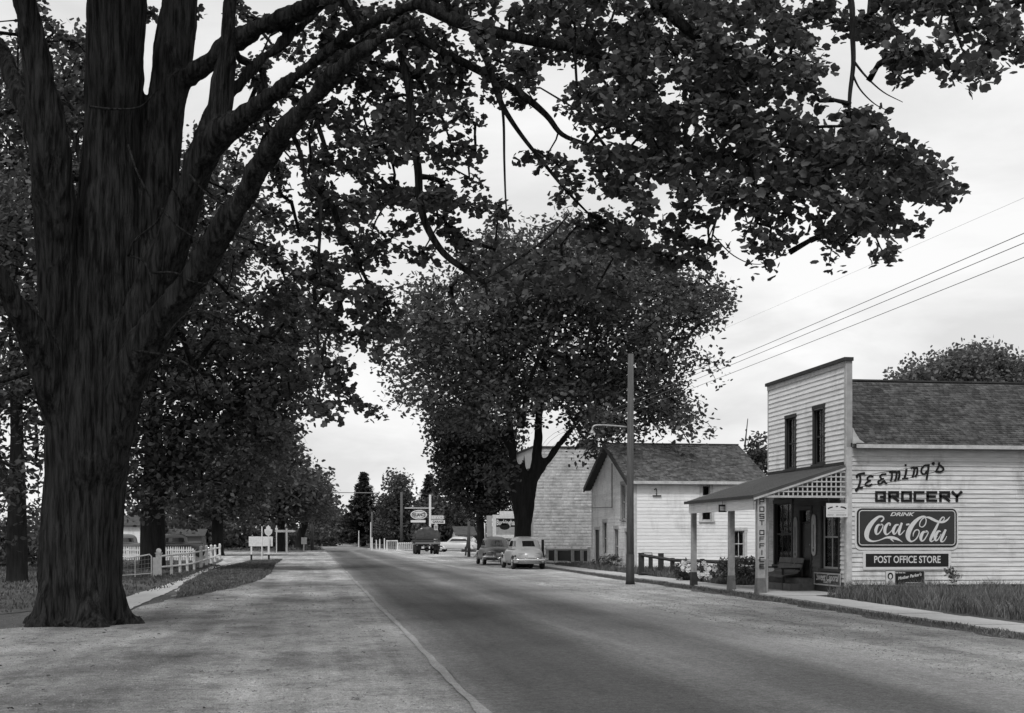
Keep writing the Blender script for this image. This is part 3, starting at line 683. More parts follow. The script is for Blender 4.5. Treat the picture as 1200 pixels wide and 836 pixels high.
def fz(x, y, n):
    X, Z = side(990+x/7.96, 585+y/7.96, SY); return (X, SY-n, Z)
SC = 1.0
script = [
 [(328,212,12),(350,192,14),(350,172,12),(332,163,16),(300,170,22),(250,215,36),(210,275,44),(194,330,44),(205,375,30),(250,394,15),(310,385,9),(370,362,14),(420,359,26),(470,370,24),(500,384,13),(528,402,3)],
 [(418,372,16),(436,388,10),(447,399,2)],
 [(335,240,9),(300,245,20),(280,288,28),(284,325,18),(306,322,11),(330,290,9),(346,252,9),(334,234,7),(318,242,8)],
 [(408,248,14),(414,230,10),(394,228,16),(368,265,28),(364,308,26),(380,332,13),(408,314,8),(436,284,6)],
 [(492,240,9),(465,246,20),(442,290,28),(448,326,16),(468,316,9),(497,265,7)],[(522,222,18),(500,285,26),(496,326,18),(512,330,9),(548,292,5)],
 [(562,240,16),(592,235,16)],
 [(742,176,8),(748,205,9),(738,240,9),(712,262,8),(688,250,8),(692,216,8),(715,184,9),(742,168,12),(718,164,16),(676,184,26),(624,236,38),(588,300,44),(578,352,40),(594,388,22),(622,394,12),(658,368,10),(682,320,10),(676,290,10),(652,290,10),(632,314,10),(626,350,4)],
 [(738,170,6),(775,174,20),(815,193,24),(860,212,20),(908,214,20),(945,195,13),(970,164,3)],
 [(755,307,9),(722,310,22),(700,350,30),(702,386,18),(724,386,11),(750,350,9),(766,314,8),(752,296,7),(736,306,7)],
 [(878,222,6),(908,200,8),(918,176,8),(898,172,11),(868,214,14),(840,270,22),(806,338,28),(788,380,22),(798,396,12),(824,380,7),(852,346,5)],
 [(884,302,9),(858,304,20),(832,350,28),(836,386,16),(858,378,9),(888,326,6)],[(930,284,17),(902,345,26),(886,388,20),(902,398,10),(924,378,7),(940,346,4)]]
for i, st in enumerate(script):
    g_ = MB(); stroke(g_, st, fz, .067, .0735+.0004*i); g_.build('letter', M_SIGNWHITE, sg)
text_mesh('lettering', 'DRINK', 47, lambda x, y, z: fz(518+x*1.5, 144-y, .0715+(.003 if z > 0 else -.003)), M_SIGNWHITE, sg, .5, shear=.35, bold=1.2)
sg, x0, x1, z0, z1 = wallsign('store_sign', 'dark horizontal board with pale capitals and pale frame below the big script sign', 1010.5, 1113.5, 646, 667.5)
ringplate(x0, x1, z0, z1, .02, .075, .025, .06, M_SIGNWHITE, 'frame', sg); plate(x0+.074, x1-.074, z0+.074, z1-.074, .01, .025, .05, M_DARKPAINT, 'panel', sg)
text_mesh('lettering', 'POST OFFICE STORE', 92, lambda x, y, z: fz(575+x*.86, 567-y, .051+(.003 if z > 0 else -.001)), M_SIGNWHITE, sg, .5, bold=1.5, sx=.86)
sg, x0, x1, z0, z1 = wallsign('tea_sign', 'small dark tin sign with bonneted woman and slanting script, lowest on the wall', 1036.8, 1083, 668.6, 686.2)
plate(x0, x1, z0, z1, .01, .025, .04, M_GREYTRIM, 'frame', sg)
bx0 = side(1048.5, 660, SY)[0]; plate(bx0, x1-.025, z0+.025, z1-.025, .01, .0405, .043, M_DARKPAINT, 'panel', sg)
plate(x0+.025, bx0-.02, z0+.025, z1-.025, .01, .0405, .043, M_SIGNWHITE, 'panel', sg)
def ell(cx, cz, rx, rz, n0, n1, m, name, parent, pl=PS, k=16):
    b_ = MB(); b_.prism([pl.pt(cx+rx*cos(2*pi*i/k), cz+rz*sin(2*pi*i/k), n0) for i in range(k)], Vector(pl.pt(0, 0, n1))-Vector(pl.pt(0, 0, n0))); return b_.build(name, m, parent)
cxx = (x0+bx0)/2; ell(cxx, z1-.16, .085, .10, .0432, .0455, M_LETTERLOG, 'bonnet', sg); ell(cxx, z1-.17, .045, .062, .0456, .0475, M_SIGNWHITE, 'face', sg); ell(cxx, z0+.09, .08, .065, .0432, .0455, M_GREYTRIM, 'shoulders', sg)
text_mesh('lettering', 'Mother Parker\'s', 40, lambda x, y, z: fz(598+x*.92-y*.1, 722-y-x*.17, .0445+(.002 if z > 0 else -.001)), M_SIGNWHITE, sg, .5, bold=1.0, shear=.3, sx=.9)
text_mesh('lettering', 'FOR FINE TEA', 15, lambda x, y, z: fz(512+x, 688-y, .0445+(.002 if z > 0 else -.001)), M_SIGNWHITE, sg, .5, bold=.5)
g_ = MB(); stroke(g_, [(560,781,5),(715,781,5)], fz, .042, .046, False); g_.build('underline', M_SIGNWHITE, sg)
# rustic name: each letter of bent dark sticks, on two thin wires
def fl(x, y, n):
    X, Z = side(990+x/10, 540+y/10, SY); return (X, SY-n, Z)
sg = thing('name_sign', 'owner name in separate dark rustic stick letters rising to the right on the wall', 'sign', (side(1050, 570, SY)[0], SY-.03, side(1050, 570, SY)[1]))
def W(w_, *p): return [(x, y, w_) for x, y in p]
LET = [[W(22,(140,205),(135,180),(160,158),(215,148)),W(22,(172,168),(175,235),(155,310),(135,350)),W(24,(120,350),(150,322),(205,318))],
 [W(20,(328,188),(290,182),(258,205),(268,228),(300,232)),W(20,(290,234),(245,262),(238,288),(280,296),(312,276))],
 [W(20,(480,158),(430,162),(408,188),(425,212),(452,214)),W(20,(435,214),(392,240),(386,262),(410,274),(450,240)),W(20,(452,232),(470,262),(488,268))],
 [W(20,(515,132),(550,134)),W(20,(545,134),(545,190),(532,238)),W(20,(545,136),(595,134),(597,190),(580,236)),W(20,(597,140),(630,128),(632,180),(618,226))],
 [W(22,(716,98),(708,150),(692,208)),W(18,(664,212),(735,206))],
 [W(20,(765,88),(805,84),(802,140),(788,194)),W(20,(805,92),(840,88),(842,140),(822,190))],
 [W(20,(970,52),(925,60),(892,100),(895,145),(928,158),(962,115)),W(20,(978,42),(966,130),(950,225))],
 [W(18,(1102,22),(1088,75),(1060,128)),W(20,(1062,128),(1115,132),(1148,104),(1135,75),(1100,50))]]
for k, L_ in enumerate(LET):
    g_ = MB()
    for j, st in enumerate(L_): stroke(g_, st, fl, .022, .05+.002*j+.0003*k)
    g_.build('letter', M_LETTERLOG, sg)
for (x, y, r) in [(218,150,16),(706,54,15),(1030,34,20),(128,352,15)]:
    g_ = MB(); g_.ball(fl(x, y, .04), r*.0023, 8, 5); g_.build('dot', M_LETTERLOG, sg)
for q in ([(225,172),(980,50)],[(150,312),(600,240),(1060,130)]):
    g_ = MB(); g_.tube([fl(x, y, .028) for x, y in q], .006, 5); g_.build('wire', M_LETTERLOG, sg)
def fg(x, y, n):
    X, Z = side(990+x/8, 540+y/8, SY); return (X, SY-n, Z)
sg = thing('grocery_sign', 'word in broad square dark wooden capitals above the big script sign', 'sign', (side(1075, 585, SY)[0], SY-.03, side(1075, 588, SY)[1]))
for ch, xx in zip('GROCERY', [285, 407, 528, 645, 765, 885, 1000]):
    g_ = MB(); glyph(g_, ch, xx+6, 297, 78, 78, 23, fg, .024, .05); g_.build('letter', M_LETTERLOG, sg)

# sign hung under the porch, cigarette sign, thermometers, small office plate
sg = thing('hanging_sign', 'white painted board with arched lettering hung beside the store corner under the lattice', 'sign', (14.4, SY-.05, 2.2))
HP = Plane('side', SY+.03); hx0, hz1 = side(967.3, 590, SY); hx1, hz0 = side(992.3, 606.3, SY)
plate(hx0, hx1, hz0, hz1, .01, .08, .10, M_SIGNWHITE, 'board', sg, HP); 
def fh(x, y, n):
    X, Z = side(955+x/23.9, 580+y/23.9, SY); return HP.pt(X, Z, n)
for st in ([(335,392,34),(400,362,34),(470,345,30)],[(560,332,28),(620,328,28)],[(690,340,34),(780,356,38),(850,388,38)]):
    g_ = MB(); stroke(g_, st, fh, .101, .104); g_.build('arched_lettering', M_DARKPAINT, sg)
rr = random.Random(3)
for (ya, xa, xb, h_) in ((440, 400, 800, 14), (510, 380, 815, 16), (572, 335, 500, 34), (572, 575, 860, 34)):
    x = xa
    g_ = MB()
    while x < xb:
        w_ = rr.uniform(14, 24); stroke(g_, [(x, ya-h_/2, w_*.35), (x+rr.uniform(-4, 6), ya+h_/2, w_*.35)], fh, .101, .103, False)
        stroke(g_, [(x, ya-h_*.4, h_*.2), (x+w_, ya-h_*.4, h_*.2)], fh, .101, .1034, False); x += w_+9
    g_.build('lettering', M_GREYTRIM if h_ < 20 else M_DARKTRIM, sg)
for xx in (hx0+.08, hx1-.08):
    g_ = MB(); g_.tube([(xx, SY-.06, hz1), (xx, SY-.02, 2.70)], .006, 5); g_.build('hook', M_IRON, sg)
YA, ZA = front(988, 672, SX); YB, ZB2 = front(957, 687, SX)
zc0, zc1 = front(972, 686.5, SX)[1], front(972, 671.5, SX)[1]
sg = thing('cigarette_sign', 'dark framed tin sign in faded script below the right shop window', 'sign', (SX-.06, (YA+YB)/2, zc0))
PC = Plane('front', SX-.03)
ringplate(YA, YB, zc0, zc1, .01, .04, .03, .06, M_GREYTRIM, 'frame', sg, PC); plate(YA+.03, YB-.03, zc0+.03, zc1-.03, .01, .02, .045, M_SIGNRED, 'panel', sg, PC)
text_mesh('lettering', 'Sweet Caporal', .30, lambda x, y, z: PC.pt((YA+YB)/2-x, (zc0+zc1)/2+.05+y, .047+(.003 if z > 0 else 0)), M_TRIM, sg, .001, shear=.3, bold=.003, sx=.95)
text_mesh('lettering', 'CIGARETTES', .10, lambda x, y, z: PC.pt((YA+YB)/2-x, zc0+.10+y, .047+(.003 if z > 0 else 0)), M_TRIM, sg, .001)
for px_, a_, b_, lb, vv in ((934.5, 606, 656, 'left', .0), (956, 603, 651.5, 'right', .1)):
    yc, zt = front(px_, a_, SX); zb_ = front(px_, b_, SX)[1]
    sg = thing('thermometer_sign', f'tall narrow tin thermometer sign on the {lb} side of the store door', 'sign', (SX-.06, yc, zb_), group='thermometer signs beside the store door')
    plate(yc-.16, yc+.16, zb_, zt, .15, .055, .075, M_TRIM if vv else M_GREYTRIM, 'plate', sg, PF)
    g_ = MB(); PF.box(g_, yc-.02, yc+.02, zb_+.25, zt-.3, .076, .084); g_.build('tube', M_DARKPAINT, sg)
    ell(yc, zb_+.17, .05, .05, .076, .083, M_DARKPAINT, 'bulb', sg, PF)
# notice on the left door jamb
yc, zt = front(932.8, 658, SX); m_ = MB(); PF.box(m_, yc-.05, yc+.06, front(932.8, 669, SX)[1], zt, .051, .056); tag(m_.build('paper_notice', M_SIGNWHITE), 'small white paper notice pinned low beside the store door', 'notice')
xo0, zo1 = side(841.5, 590, 37.5); 
yq = front(857, 600, PX)[0]; PQ = Plane('side', yq-.05); q0 = side(842, 591.5, yq-.05); q1 = side(851.5, 600.5, yq-.05)
sg = thing('small_hanging_sign', 'small dark sign with pale lettering hung from the porch eave left of the middle post', 'sign', (q0[0], yq-.05, q1[1]))
plate(q0[0], q1[0], q1[1], q0[1], .005, .0, .02, M_DARKPAINT, 'board', sg, PQ)
for zz in (.34, .62):
    g_ = MB(); u = q0[0]+.04
    while u < q1[0]-.05:
        zc = q1[1]+(q0[1]-q1[1])*zz; PQ.box(g_, u, u+.022, zc-.03, zc+.03, .02, .024); u += .035
    g_.build('lettering', M_TRIM, sg)
g_ = MB(); g_.tube([(q0[0]+.12, yq-.06, q0[1]), (q0[0]+.12, yq-.06, 2.68)], .007, 5); g_.build('hook', M_IRON, sg)

# bench at the store front, curved slatted seat
bx = SX-.62; by0 = front(914, 670, 14.1)[0]; by0 = 39.2; by1 = 41.3
bn = thing('bench', 'dark bench with a rolled slatted seat under the left shop window', 'bench', (14.2, (by0+by1)/2, 0))
cv = [(SX-.16, .98), (SX-.20, .80), (SX-.27, .62), (SX-.40, .52), (SX-.58, .50), (SX-.76, .48), (SX-.86, .40)]
for i in range(len(cv)-1):
    (xa, za), (xb, zb_) = cv[i], cv[i+1]; d = Vector((xb-xa, 0, zb_-za)).normalized(); n_ = Vector((-d.z, 0, d.x))*.03
    for (ya, yb) in ((by0, (by0+by1)/2-.01), ((by0+by1)/2+.01, by1)):
        m_ = MB(); m_.hexa([(xa+d.x*.01, ya, za+d.z*.01), (xa+d.x*.01, yb, za+d.z*.01), (xb-d.x*.01, yb, zb_-d.z*.01), (xb-d.x*.01, ya, zb_-d.z*.01),
             (xa+d.x*.01+n_.x, ya, za+d.z*.01+n_.z), (xa+d.x*.01+n_.x, yb, za+d.z*.01+n_.z), (xb-d.x*.01+n_.x, yb, zb_-d.z*.01+n_.z), (xb-d.x*.01+n_.x, ya, zb_-d.z*.01+n_.z)]); m_.build('slat', mat('worn_grey_slat', .13, .7, .3, 6), bn)
for yy in (by0+.03, by1-.08):
    m_ = MB(); m_.box(SX-.80, SX-.74, yy, yy+.05, 0.01, .47); m_.build('leg', M_DARKWOOD, bn); m_ = MB(); m_.box(SX-.22, SX-.17, yy, yy+.05, .01, .78); m_.build('leg', M_DARKWOOD, bn)
    m_ = MB(); m_.box(SX-.84, SX-.2, yy, yy+.05, .63, .68); m_.box(SX-.82, SX-.76, yy, yy+.05, .47, .63); m_.build('armrest', M_DARKWOOD, bn)

# ------------------------------------------------------------------ WHITE HOUSE
HX = 14.9; HY = front(743, 600, HX)[0]; HY2 = front(694, 600, HX)[0]; HXE = side(897, 600, HY)[0]
h2 = thing('white_house', 'white clapboard house with grey shingle gable roof beyond the store', 'house', (HX, HY, 0))
HS = Plane('side', HY); HF = Plane('front', HX); HZE = side(745, 564, HY)[1]; HRY = (HY+HY2)/2; HZR = front(720, 517, HX-.3)[1]
def sw_(a, b, c, d): xa, zt = side(a, c, HY); xb, zb_ = side(b, d, HY); return (xa, xb, zb_, zt)
def fw_(a, b, c, d):
    m__ = (a+b)/2; return (front(b, 600, HX)[0], front(a, 600, HX)[0], front(m__, d, HX)[1], front(m__, c, HX)[1])
SW = [sw_(823, 832, 569, 582), sw_(822.5, 833.5, 598.5, 610.5), sw_(859.5, 872, 622, 653)]
FW = [fw_(729, 733.5, 568, 609), fw_(707.5, 712, 612, 650), fw_(721, 725.5, 620, 661), fw_(698.5, 703, 621, 662), fw_(734, 741, 623, 672)]
FW[3] = (*FW[3][:2], .25, FW[3][3]); FW[4] = (*FW[4][:2], .25, FW[4][3])
sd_ = wall_core(h2, HS, HX, HXE, .05, HZE, SW, M_INT, .14, 'side_wall'); siding(sd_, HS, HX+.13, HXE-.1, .2, HZE-.05, .165, M_SIDE2, [(a-.07, b+.07, c-.05, d+.05) for a, b, c, d in SW])
fd_ = wall_core(h2, HF, HY+.14, HY2, .05, HZE, FW, M_INT, .12, 'front_wall', gable=(HRY, HZR-.1))
def glim(zc):
    if zc < HZE: return (HY, HY2)
    t_ = (zc-HZE)/(HZR-.1-HZE); return (HY+(HRY-HY)*t_, HY2+(HRY-HY2)*t_)
siding(fd_, HF, HY+.14, HY2-.1, .2, HZR-.25, .165, M_SIDE2, [(a-.07, b+.07, c-.05, d+.05) for a, b, c, d in FW], limit=glim)
for (pl_, a, b) in ((HS, HX-.03, HX+.13), (HS, HXE-.1, HXE+.01), (HF, HY2-.1, HY2+.01), (HF, HY, HY+.14)):
    m_ = MB(); pl_.box(m_, a, b, .1, HZE-.03, 0, .035); m_.build('corner_board', M_TRIM, h2)
for q in SW[:2]: window(h2, HS, *q, cas=.13, twosash=False, cols=1)
window(h2, HS, *SW[2], cas=.13, cols=2)
window(h2, HF, *FW[0], cas=.14, mframe=M_GREYTRIM, curtain=(FW[0][2]+.9, FW[0][3]-.05)); window(h2, HF, *FW[1], cas=.14, curtain=(FW[1][2]+.9, FW[1][3]-.05)); window(h2, HF, *FW[2], cas=.14, curtain=(FW[2][2]+.9, FW[2][3]-.05))
for q in FW[3:]:
    a, b, c, d = q; m_ = MB(); HF.box(m_, a+.02, b-.02, c, d-.02, -.07, -.03); dd = m_.build('door', M_DOOR, h2)
    m_ = MB(); HF.box(m_, a+.15, b-.15, c+1.1, d-.2, -.03, -.02); m_.build('panel', M_DARKTRIM, dd)
    m_ = MB(); HF.box(m_, a-.12, a, c, d, 0, .05); HF.box(m_, b, b+.12, c, d, 0, .05); HF.box(m_, a-.16, b+.16, d, d+.16, 0, .07); m_.build('door_frame', M_TRIM, h2)
    m_ = MB(); m_.box(HX-.5, HX-.04, a-.1, b+.1, 0, .2); m_.build('step', M_CONC, h2)
r2 = roof_slab(h2, HX-.38, HXE+.2, HY-.30, HZE+.0, HRY, HZR, M_SHINGLE2); r2b = roof_slab(h2, HX-.38, HXE+.2, HY2+.30, HZE+.0, HRY, HZR-.001, M_SHINGLE2)
shingles(r2, HX-.38, HXE+.2, HY-.32, HZE, HRY, HZR, .17, .24, M_SHINGLE2)
m_ = MB(); m_.box(HX-.38, HXE+.2, HRY-.09, HRY+.09, HZR, HZR+.05); m_.build('ridge_cap', M_SHINGLE2, h2)
m_ = MB(); m_.box(HX-.36, HXE+.2, HY-.34, HY-.305, HZE-.14, HZE-.0); m_.build('fascia', M_TRIM, h2)
m_ = MB(); m_.box(HX-.36, HXE+.2, HY-.305, HY-.04, HZE-.10, HZE-.08); m_.build('soffit', M_DARKTRIM, h2)
for s_, ya in ((1, HY-.31), (-1, HY2+.31)):
    m_ = MB(); m_.hexa([(HX-.43,ya,HZE-.20),(HX-.36,ya,HZE-.20),(HX-.36,HRY,HZR-.20),(HX-.43,HRY,HZR-.20),(HX-.43,ya,HZE+.03),(HX-.36,ya,HZE+.03),(HX-.36,HRY,HZR+.03+.001*s_),(HX-.43,HRY,HZR+.03+.001*s_)]); m_.build('rake_board', M_DARKTRIM, h2)
    m_ = MB(); yy = ya*.999 if s_ < 0 else ya; m_.hexa([(HX-.36,ya,HZE-.13),(HX-.03,ya,HZE-.13),(HX-.03,HRY,HZR-.13),(HX-.36,HRY,HZR-.13),(HX-.36,ya,HZE-.09),(HX-.03,ya,HZE-.09),(HX-.03,HRY,HZR-.09),(HX-.36,HRY,HZR-.09)]); m_.build('soffit', M_DARKTRIM, h2)
m_ = MB(); m_.box(HX+.1, HXE, HY2-.12, HY2, .05, HZE); m_.box(HXE-.12, HXE, HY+.14, HY2-.12, .05, HZE); m_.prism([(HXE-.12, HY, HZE), (HXE-.12, HY2, HZE), (HXE-.12, HRY, HZR-.1)], (.12, 0, 0)); m_.build('rear_wall', M_SIDE2, h2)
m_ = MB(); y718 = front(718.5, 580, HX)[0]; m_.tube([(HX-.06, y718, front(718.5, 543, HX)[1]), (HX-.06, y718, front(718.5, 595, HX)[1])], .022, 6); zz = front(718.5, 595, HX)[1]; m_.tube([(HX-.06, y718, zz), (HX-.9, y718+6, zz+.1)], .018, 6); m_.build('conduit', M_IRON, h2)
xb_, zb_ = side(769, 580.5, HY); m_ = MB(); m_.tube(cr([(xb_-.12, HY-.05, zb_+.25), (xb_-.02, HY-.07, zb_+.3), (xb_, HY-.07, zb_+.12), (xb_, HY-.06, zb_)], 4), .025, 6); m_.box(xb_-.18, xb_+.22, HY-.09, HY-.026, zb_-.05, zb_); m_.build('wall_bracket', M_IRON, h2)
xm, zm = side(873, 516, HRY); m_ = MB(); m_.tube([(xm, HRY, HZR), (xm+.08, HRY, HZR+.7), (xm+.15, HRY, HZR+1.35)], [.05, .03, .02], 6); m_.build('roof_mast', M_IRON, h2)

# ------------------------------------------------------------------ BLOCK BUILDING with rough masonry side
BX0 = XB = None
D_ = 90; v0 = P(625, 600, D_); v1 = P(760, 600, D_); BY = v0.y; BX = v0.x; BZ = 1.6+104.5*D_/F
bk = thing('block_building', 'tall pale rough masonry building behind the big roadside maple', 'building', (BX, BY, 0))
m_ = MB(); m_.box(BX, BX+12, BY, BY+8, 0, BZ); m_.build('wall', mat('mortar', .36, .9, .15, 5), bk)
V = []; z = .0; hb = .20
while z < BZ-.02:
    x = BX-random.uniform(0, .4)
    while x < BX+12:
        w_ = random.uniform(.36, .48); xa = max(x, BX)+.008; xb = min(x+w_, BX+12)-.008; x += w_
        if xb-xa < .05: continue
        z1_ = min(z+hb, BZ)-.012; d = random.uniform(.008, .022); ii = .025
        V.append([(xa,BY,z),(xb,BY,z),(xb,BY,z1_),(xa,BY,z1_),(xa+ii,BY-d,z+ii),(xb-ii,BY-d*random.uniform(.5,1.3),z+ii),(xb-ii,BY-d,z1_-ii),(xa+ii,BY-d*random.uniform(.5,1.3),z1_-ii)])
    z += hb
n = len(V); T = np.array([(4,5,6,7),(0,1,5,4),(1,2,6,5),(2,3,7,6),(3,0,4,7)])
o = np_mesh('masonry_block', np.array(V).reshape(-1, 3), (np.arange(n)[:, None, None]*8+T[None]).reshape(-1, 4), mat('rock_faced_block', .46, .9, .3, 2.2, .6, 9, rnd=.10), bk, 4, per=5); o['kind'] = 'stuff'
m_ = MB(); m_.box(BX-.08, BX+12.08, BY-.08, BY+8.08, BZ, BZ+.12); m_.build('parapet_cap', M_DARKTRIM, bk)
vc = P(689, 527, D_+3); m_ = MB(); m_.box(vc.x-.5, vc.x+.7, vc.y, vc.y+.8, BZ+.12, BZ+.75); m_.build('chimney', M_DARKTRIM, bk)
for i in range(2):
    m_ = MB(); m_.box(BX-.06, BX-.001, BY+1.5+i*3, BY+2.7+i*3, 4.2, 6.2); m_.build('window', M_DARKTRIM, bk)

# low white framed lattice fence at the foot of the masonry wall
fa = P(641, 650, 80); fb = P(690, 650, 77)
lf = thing('framed_fence', 'low white framed fence panel with dark infill before the masonry wall', 'fence', (fa.x, fa.y, 0))
n = 5
def lerp(a, b, t): return a+(b-a)*t
xs = [0, .22, .62, .84, 1.0]
for t in xs:
    q = Vector(fa).lerp(fb, t); m_ = MB(); m_.box(q.x-.09, q.x+.09, q.y-.09, q.y-.02, 0, 1.02); m_.build('post', M_FENCE, lf)
for z in (.12, .92):
    m_ = MB(); m_.tube([(fa.x, fa.y-.05, z), (fb.x, fb.y-.05, z)], .10, 4); m_.build('rail', M_FENCE, lf)
for i in range(len(xs)-1):
    a = Vector(fa).lerp(fb, xs[i]); b = Vector(fa).lerp(fb, xs[i+1]); m_ = MB(); m_.hexa([(a.x+.07,a.y,.18),(b.x-.07,b.y,.18),(b.x-.07,b.y+.02,.18),(a.x+.07,a.y+.02,.18),(a.x+.07,a.y,.86),(b.x-.07,b.y,.86),(b.x-.07,b.y+.02,.86),(a.x+.07,a.y+.02,.86)]); m_.build('infill', M_DARKTRIM, lf)
m_ = MB(); q = P(639, 655, 80); m_.tube([(q.x-.15, q.y, 0), (q.x-.15, q.y, 1.45)], .08, 6); tag(m_.build('short_post', M_DARKWOOD), 'short dark wooden post left of the framed fence by the parked grey car', 'post')

# billboard with cigarette poster
bb = P(577, 603.5, 90); bb2 = P(617, 631, 90)
sg = thing('billboard', 'white framed poster board with dark poster partly behind the maple trunk', 'billboard', (bb.x, bb.y, 0))
PB = Plane('side', bb.y); x0, x1, z0, z1 = bb.x, bb2.x, bb2.z, bb.z
ringplate(x0, x1, z0, z1, .02, .24, .0, .08, M_FENCE, 'frame', sg, PB); plate(x0+.2, x1-.2, z0+.2, z1-.2, .02, .0, .04, M_DARKPAINT, 'poster', sg, PB)
plate(x0+.25, x1-.25, z0+.25, z0+.75, .02, .04, .045, M_GREYTRIM, 'poster_band', sg, PB)
for ang in (0,): ell((x0+x1)/2-.3, z0+.78, .35, .22, .046, .05, M_DARKPAINT, 'poster_emblem', sg, PB)
text_mesh('lettering', 'Buckingham', .50, lambda x, y, z: PB.pt(x0+.26+x, z1-.52+y, .046+(.004 if z > 0 else 0)), M_SIGNWHITE, sg, .001, bold=.014, sx=.60, align='LEFT')
for xx in (x0+.3, x1-.3): m_ = MB(); m_.box(xx-.08, xx+.08, bb.y+.02, bb.y+.14, 0, z0+.02); m_.build('post', M_GREYTRIM, sg)
m_ = MB(); m_.box(x0-.35, x0-.02, bb.y+.02, bb.y+.3, 0, z1-.05); m_.build('pilaster', mat('pale_board', .35, .8, .1, 5), sg)
m_ = MB(); m_.box(x0+.5, x0+1.4, bb.y+.05, bb.y+.2, z1, z1+.25); m_.build('crest', M_FENCE, sg)

# dark rail fence by the garden
fp = [(751.5, 648, 675.5), (762.5, 650, 672.5), (774.5, 648.5, 670), (788, 654, 673), (823, 655, 676), (862, 657, 679), (899, 658, 683)]
rf_ = thing('rail_fence', 'dark wooden rail fence crossing the garden before the white house', 'fence', (13.3, 55, 0))
tp = []
for k, (px_, yt, yb) in enumerate(fp):
    D1 = 55.7-(px_-751)*.034 if k != 2 and k != 1 else 57.5; q = P(px_, yt, D1); wd = .10 if k in (0, 2) else .075
    m_ = MB(); m_.box(q.x-wd, q.x+wd, q.y-wd, q.y+wd, -.02, q.z+.0); m_.build('post', M_DARKWOOD, rf_)
    if k not in (1, 2): tp.append((q.x, q.y-.09, q.z-.09))
m_ = MB(); m_.tube([tuple(Vector(q)) for q in tp], .065, 4); m_.build('rail', M_DARKWOOD, rf_)
m_ = MB(); q = P(751.5, 672, 55.5); q2 = P(768, 673.5, 55.5); m_.tube([q, q2], .06, 4); m_.build('rail', M_DARKWOOD, rf_)
m_ = MB(); m_.tube([P(752.5, 652, 56.2), P(752.5, 648, 56.2), P(764, 648, 56.4), P(764.3, 651, 56.4)], .022, 6); m_.build('pipe_rail', M_METAL, rf_)

rr = random.Random(9)
def litter(n):
    V = []; Fq = []
    for i in range(n):
        D_ = rr.uniform(12.5, 40); x = rr.uniform(-8, 1.2); y = rr.uniform(12, 45); s_ = rr.uniform(.02, .055); a = rr.uniform(0, 6.3); k = len(V)
        for j in range(5): th = a+j*1.257; V.append((x+cos(th)*s_*rr.uniform(.6, 1), y+sin(th)*s_*rr.uniform(.6, 1), .016+rr.uniform(0, .025)))
        Fq.append((k, k+1, k+2)); Fq.append((k, k+2, k+3)); Fq.append((k, k+3, k+4))
    o = np_mesh('leaf_litter', np.array(V), np.array(Fq), mat('dead_leaf', .045, .9, .3), per=3); o['label'] = 'scattered fallen leaves and twigs on the gravel under the giant maple'; o['category'] = 'leaf litter'; o['kind'] = 'stuff'
litter(220)

# ------------------------------------------------------------------ POLES AND WIRES
pb = P(738.5, 685, 46); ph = P(738.5, 415, 46).z
t = thing('street_lamp_pole', 'tall weathered wooden pole with black painted base and curved lamp arm', 'utility pole', (pb.x, pb.y, 0))
m_ = MB(); m_.tube([(pb.x, pb.y, 0), (pb.x, pb.y, 3), (pb.x+.02, pb.y, ph)], [.135, .12, .10], 14); m_.build('pole', M_WOODPOLE, t, True)
m_ = MB(); m_.tube([(pb.x, pb.y, 0), (pb.x, pb.y, .15), (pb.x, pb.y, 1.02)], [.165, .147, .143], 14); m_.build('painted_base', M_POLEBAND, t, True)
za = P(738, 500, 46).z; xl = P(695, 500, 46)
m_ = MB(); m_.tube(cr([(pb.x-.1, pb.y, za-.02), ((pb.x+xl.x)/2, pb.y, za+.02), (xl.x+.12, pb.y, za+.03), (xl.x-.03, pb.y, za-.02), (xl.x-.07, pb.y, za-.15)], 5), .032, 6); m_.build('lamp_arm', M_METAL, t, True)
m_ = MB(); m_.tube([(xl.x-.07, pb.y, za-.12), (xl.x-.07, pb.y, za-.2), (xl.x-.07, pb.y, za-.24)], [.03, .07, .13], 10); m_.build('lamp_shade', M_METAL, t, True)
m_ = MB(); m_.ball((xl.x-.07, pb.y, za-.27), .05, 8, 6); m_.build('bulb', M_SIGNWHITE, t, True)
XW = 13.75
def pole(nm, label, x, y, h, r, arms=(), m=None, group=None, cat='utility pole', armlen=1.2, ins=True):
    t = thing(nm, label, cat, (x, y, 0), group)
    m_ = MB(); m_.tube([(x, y, 0), (x, y, h)], [r, r*.75], 10); m_.build('pole', m or M_WOODPOLE, t, True)
    for z in arms:
        m_ = MB(); m_.box(x-armlen, x+armlen, y-.05, y+.05, z-.06, z+.06); a_ = m_.build('crossarm', m or M_WOODPOLE, t)
        if ins:
            for dx_ in (-armlen*.9, -armlen*.45, armlen*.45, armlen*.9):
                q = MB(); q.tube([(x+dx_, y, z+.06), (x+dx_, y, z+.12), (x+dx_, y, z+.2)], [.02, .05, .035], 6); q.build('insulator', M_SIGNWHITE, a_)
    return t
pole('utility_pole', 'wooden pole carrying the overhead wires, close on the right outside the picture', 14.1, 9, 8.2, .14, (7.3,))
for k, (xw, zw) in enumerate([(13.55, 7.5), (13.8, 7.42), (14.5, 7.42)]):
    pts = [(xw, 9, zw), (xw, 24, zw-.06), (xw, 40, zw-.1), (xw+.02, 60, zw-.08), (xw+.02, 76, zw-.04), (BX+.3+.2*k, BY-.05, BZ-.3)]
    m_ = MB(); m_.tube(cr(pts, 4), .0085, 5); tag(m_.build('overhead_wire', M_WIRE), ['uppermost of the three overhead wires crossing the sky at right', 'middle overhead wire close beneath the uppermost one', 'lowest of the three overhead wires crossing the sky at right'][k], 'wire', 'overhead wires at right')
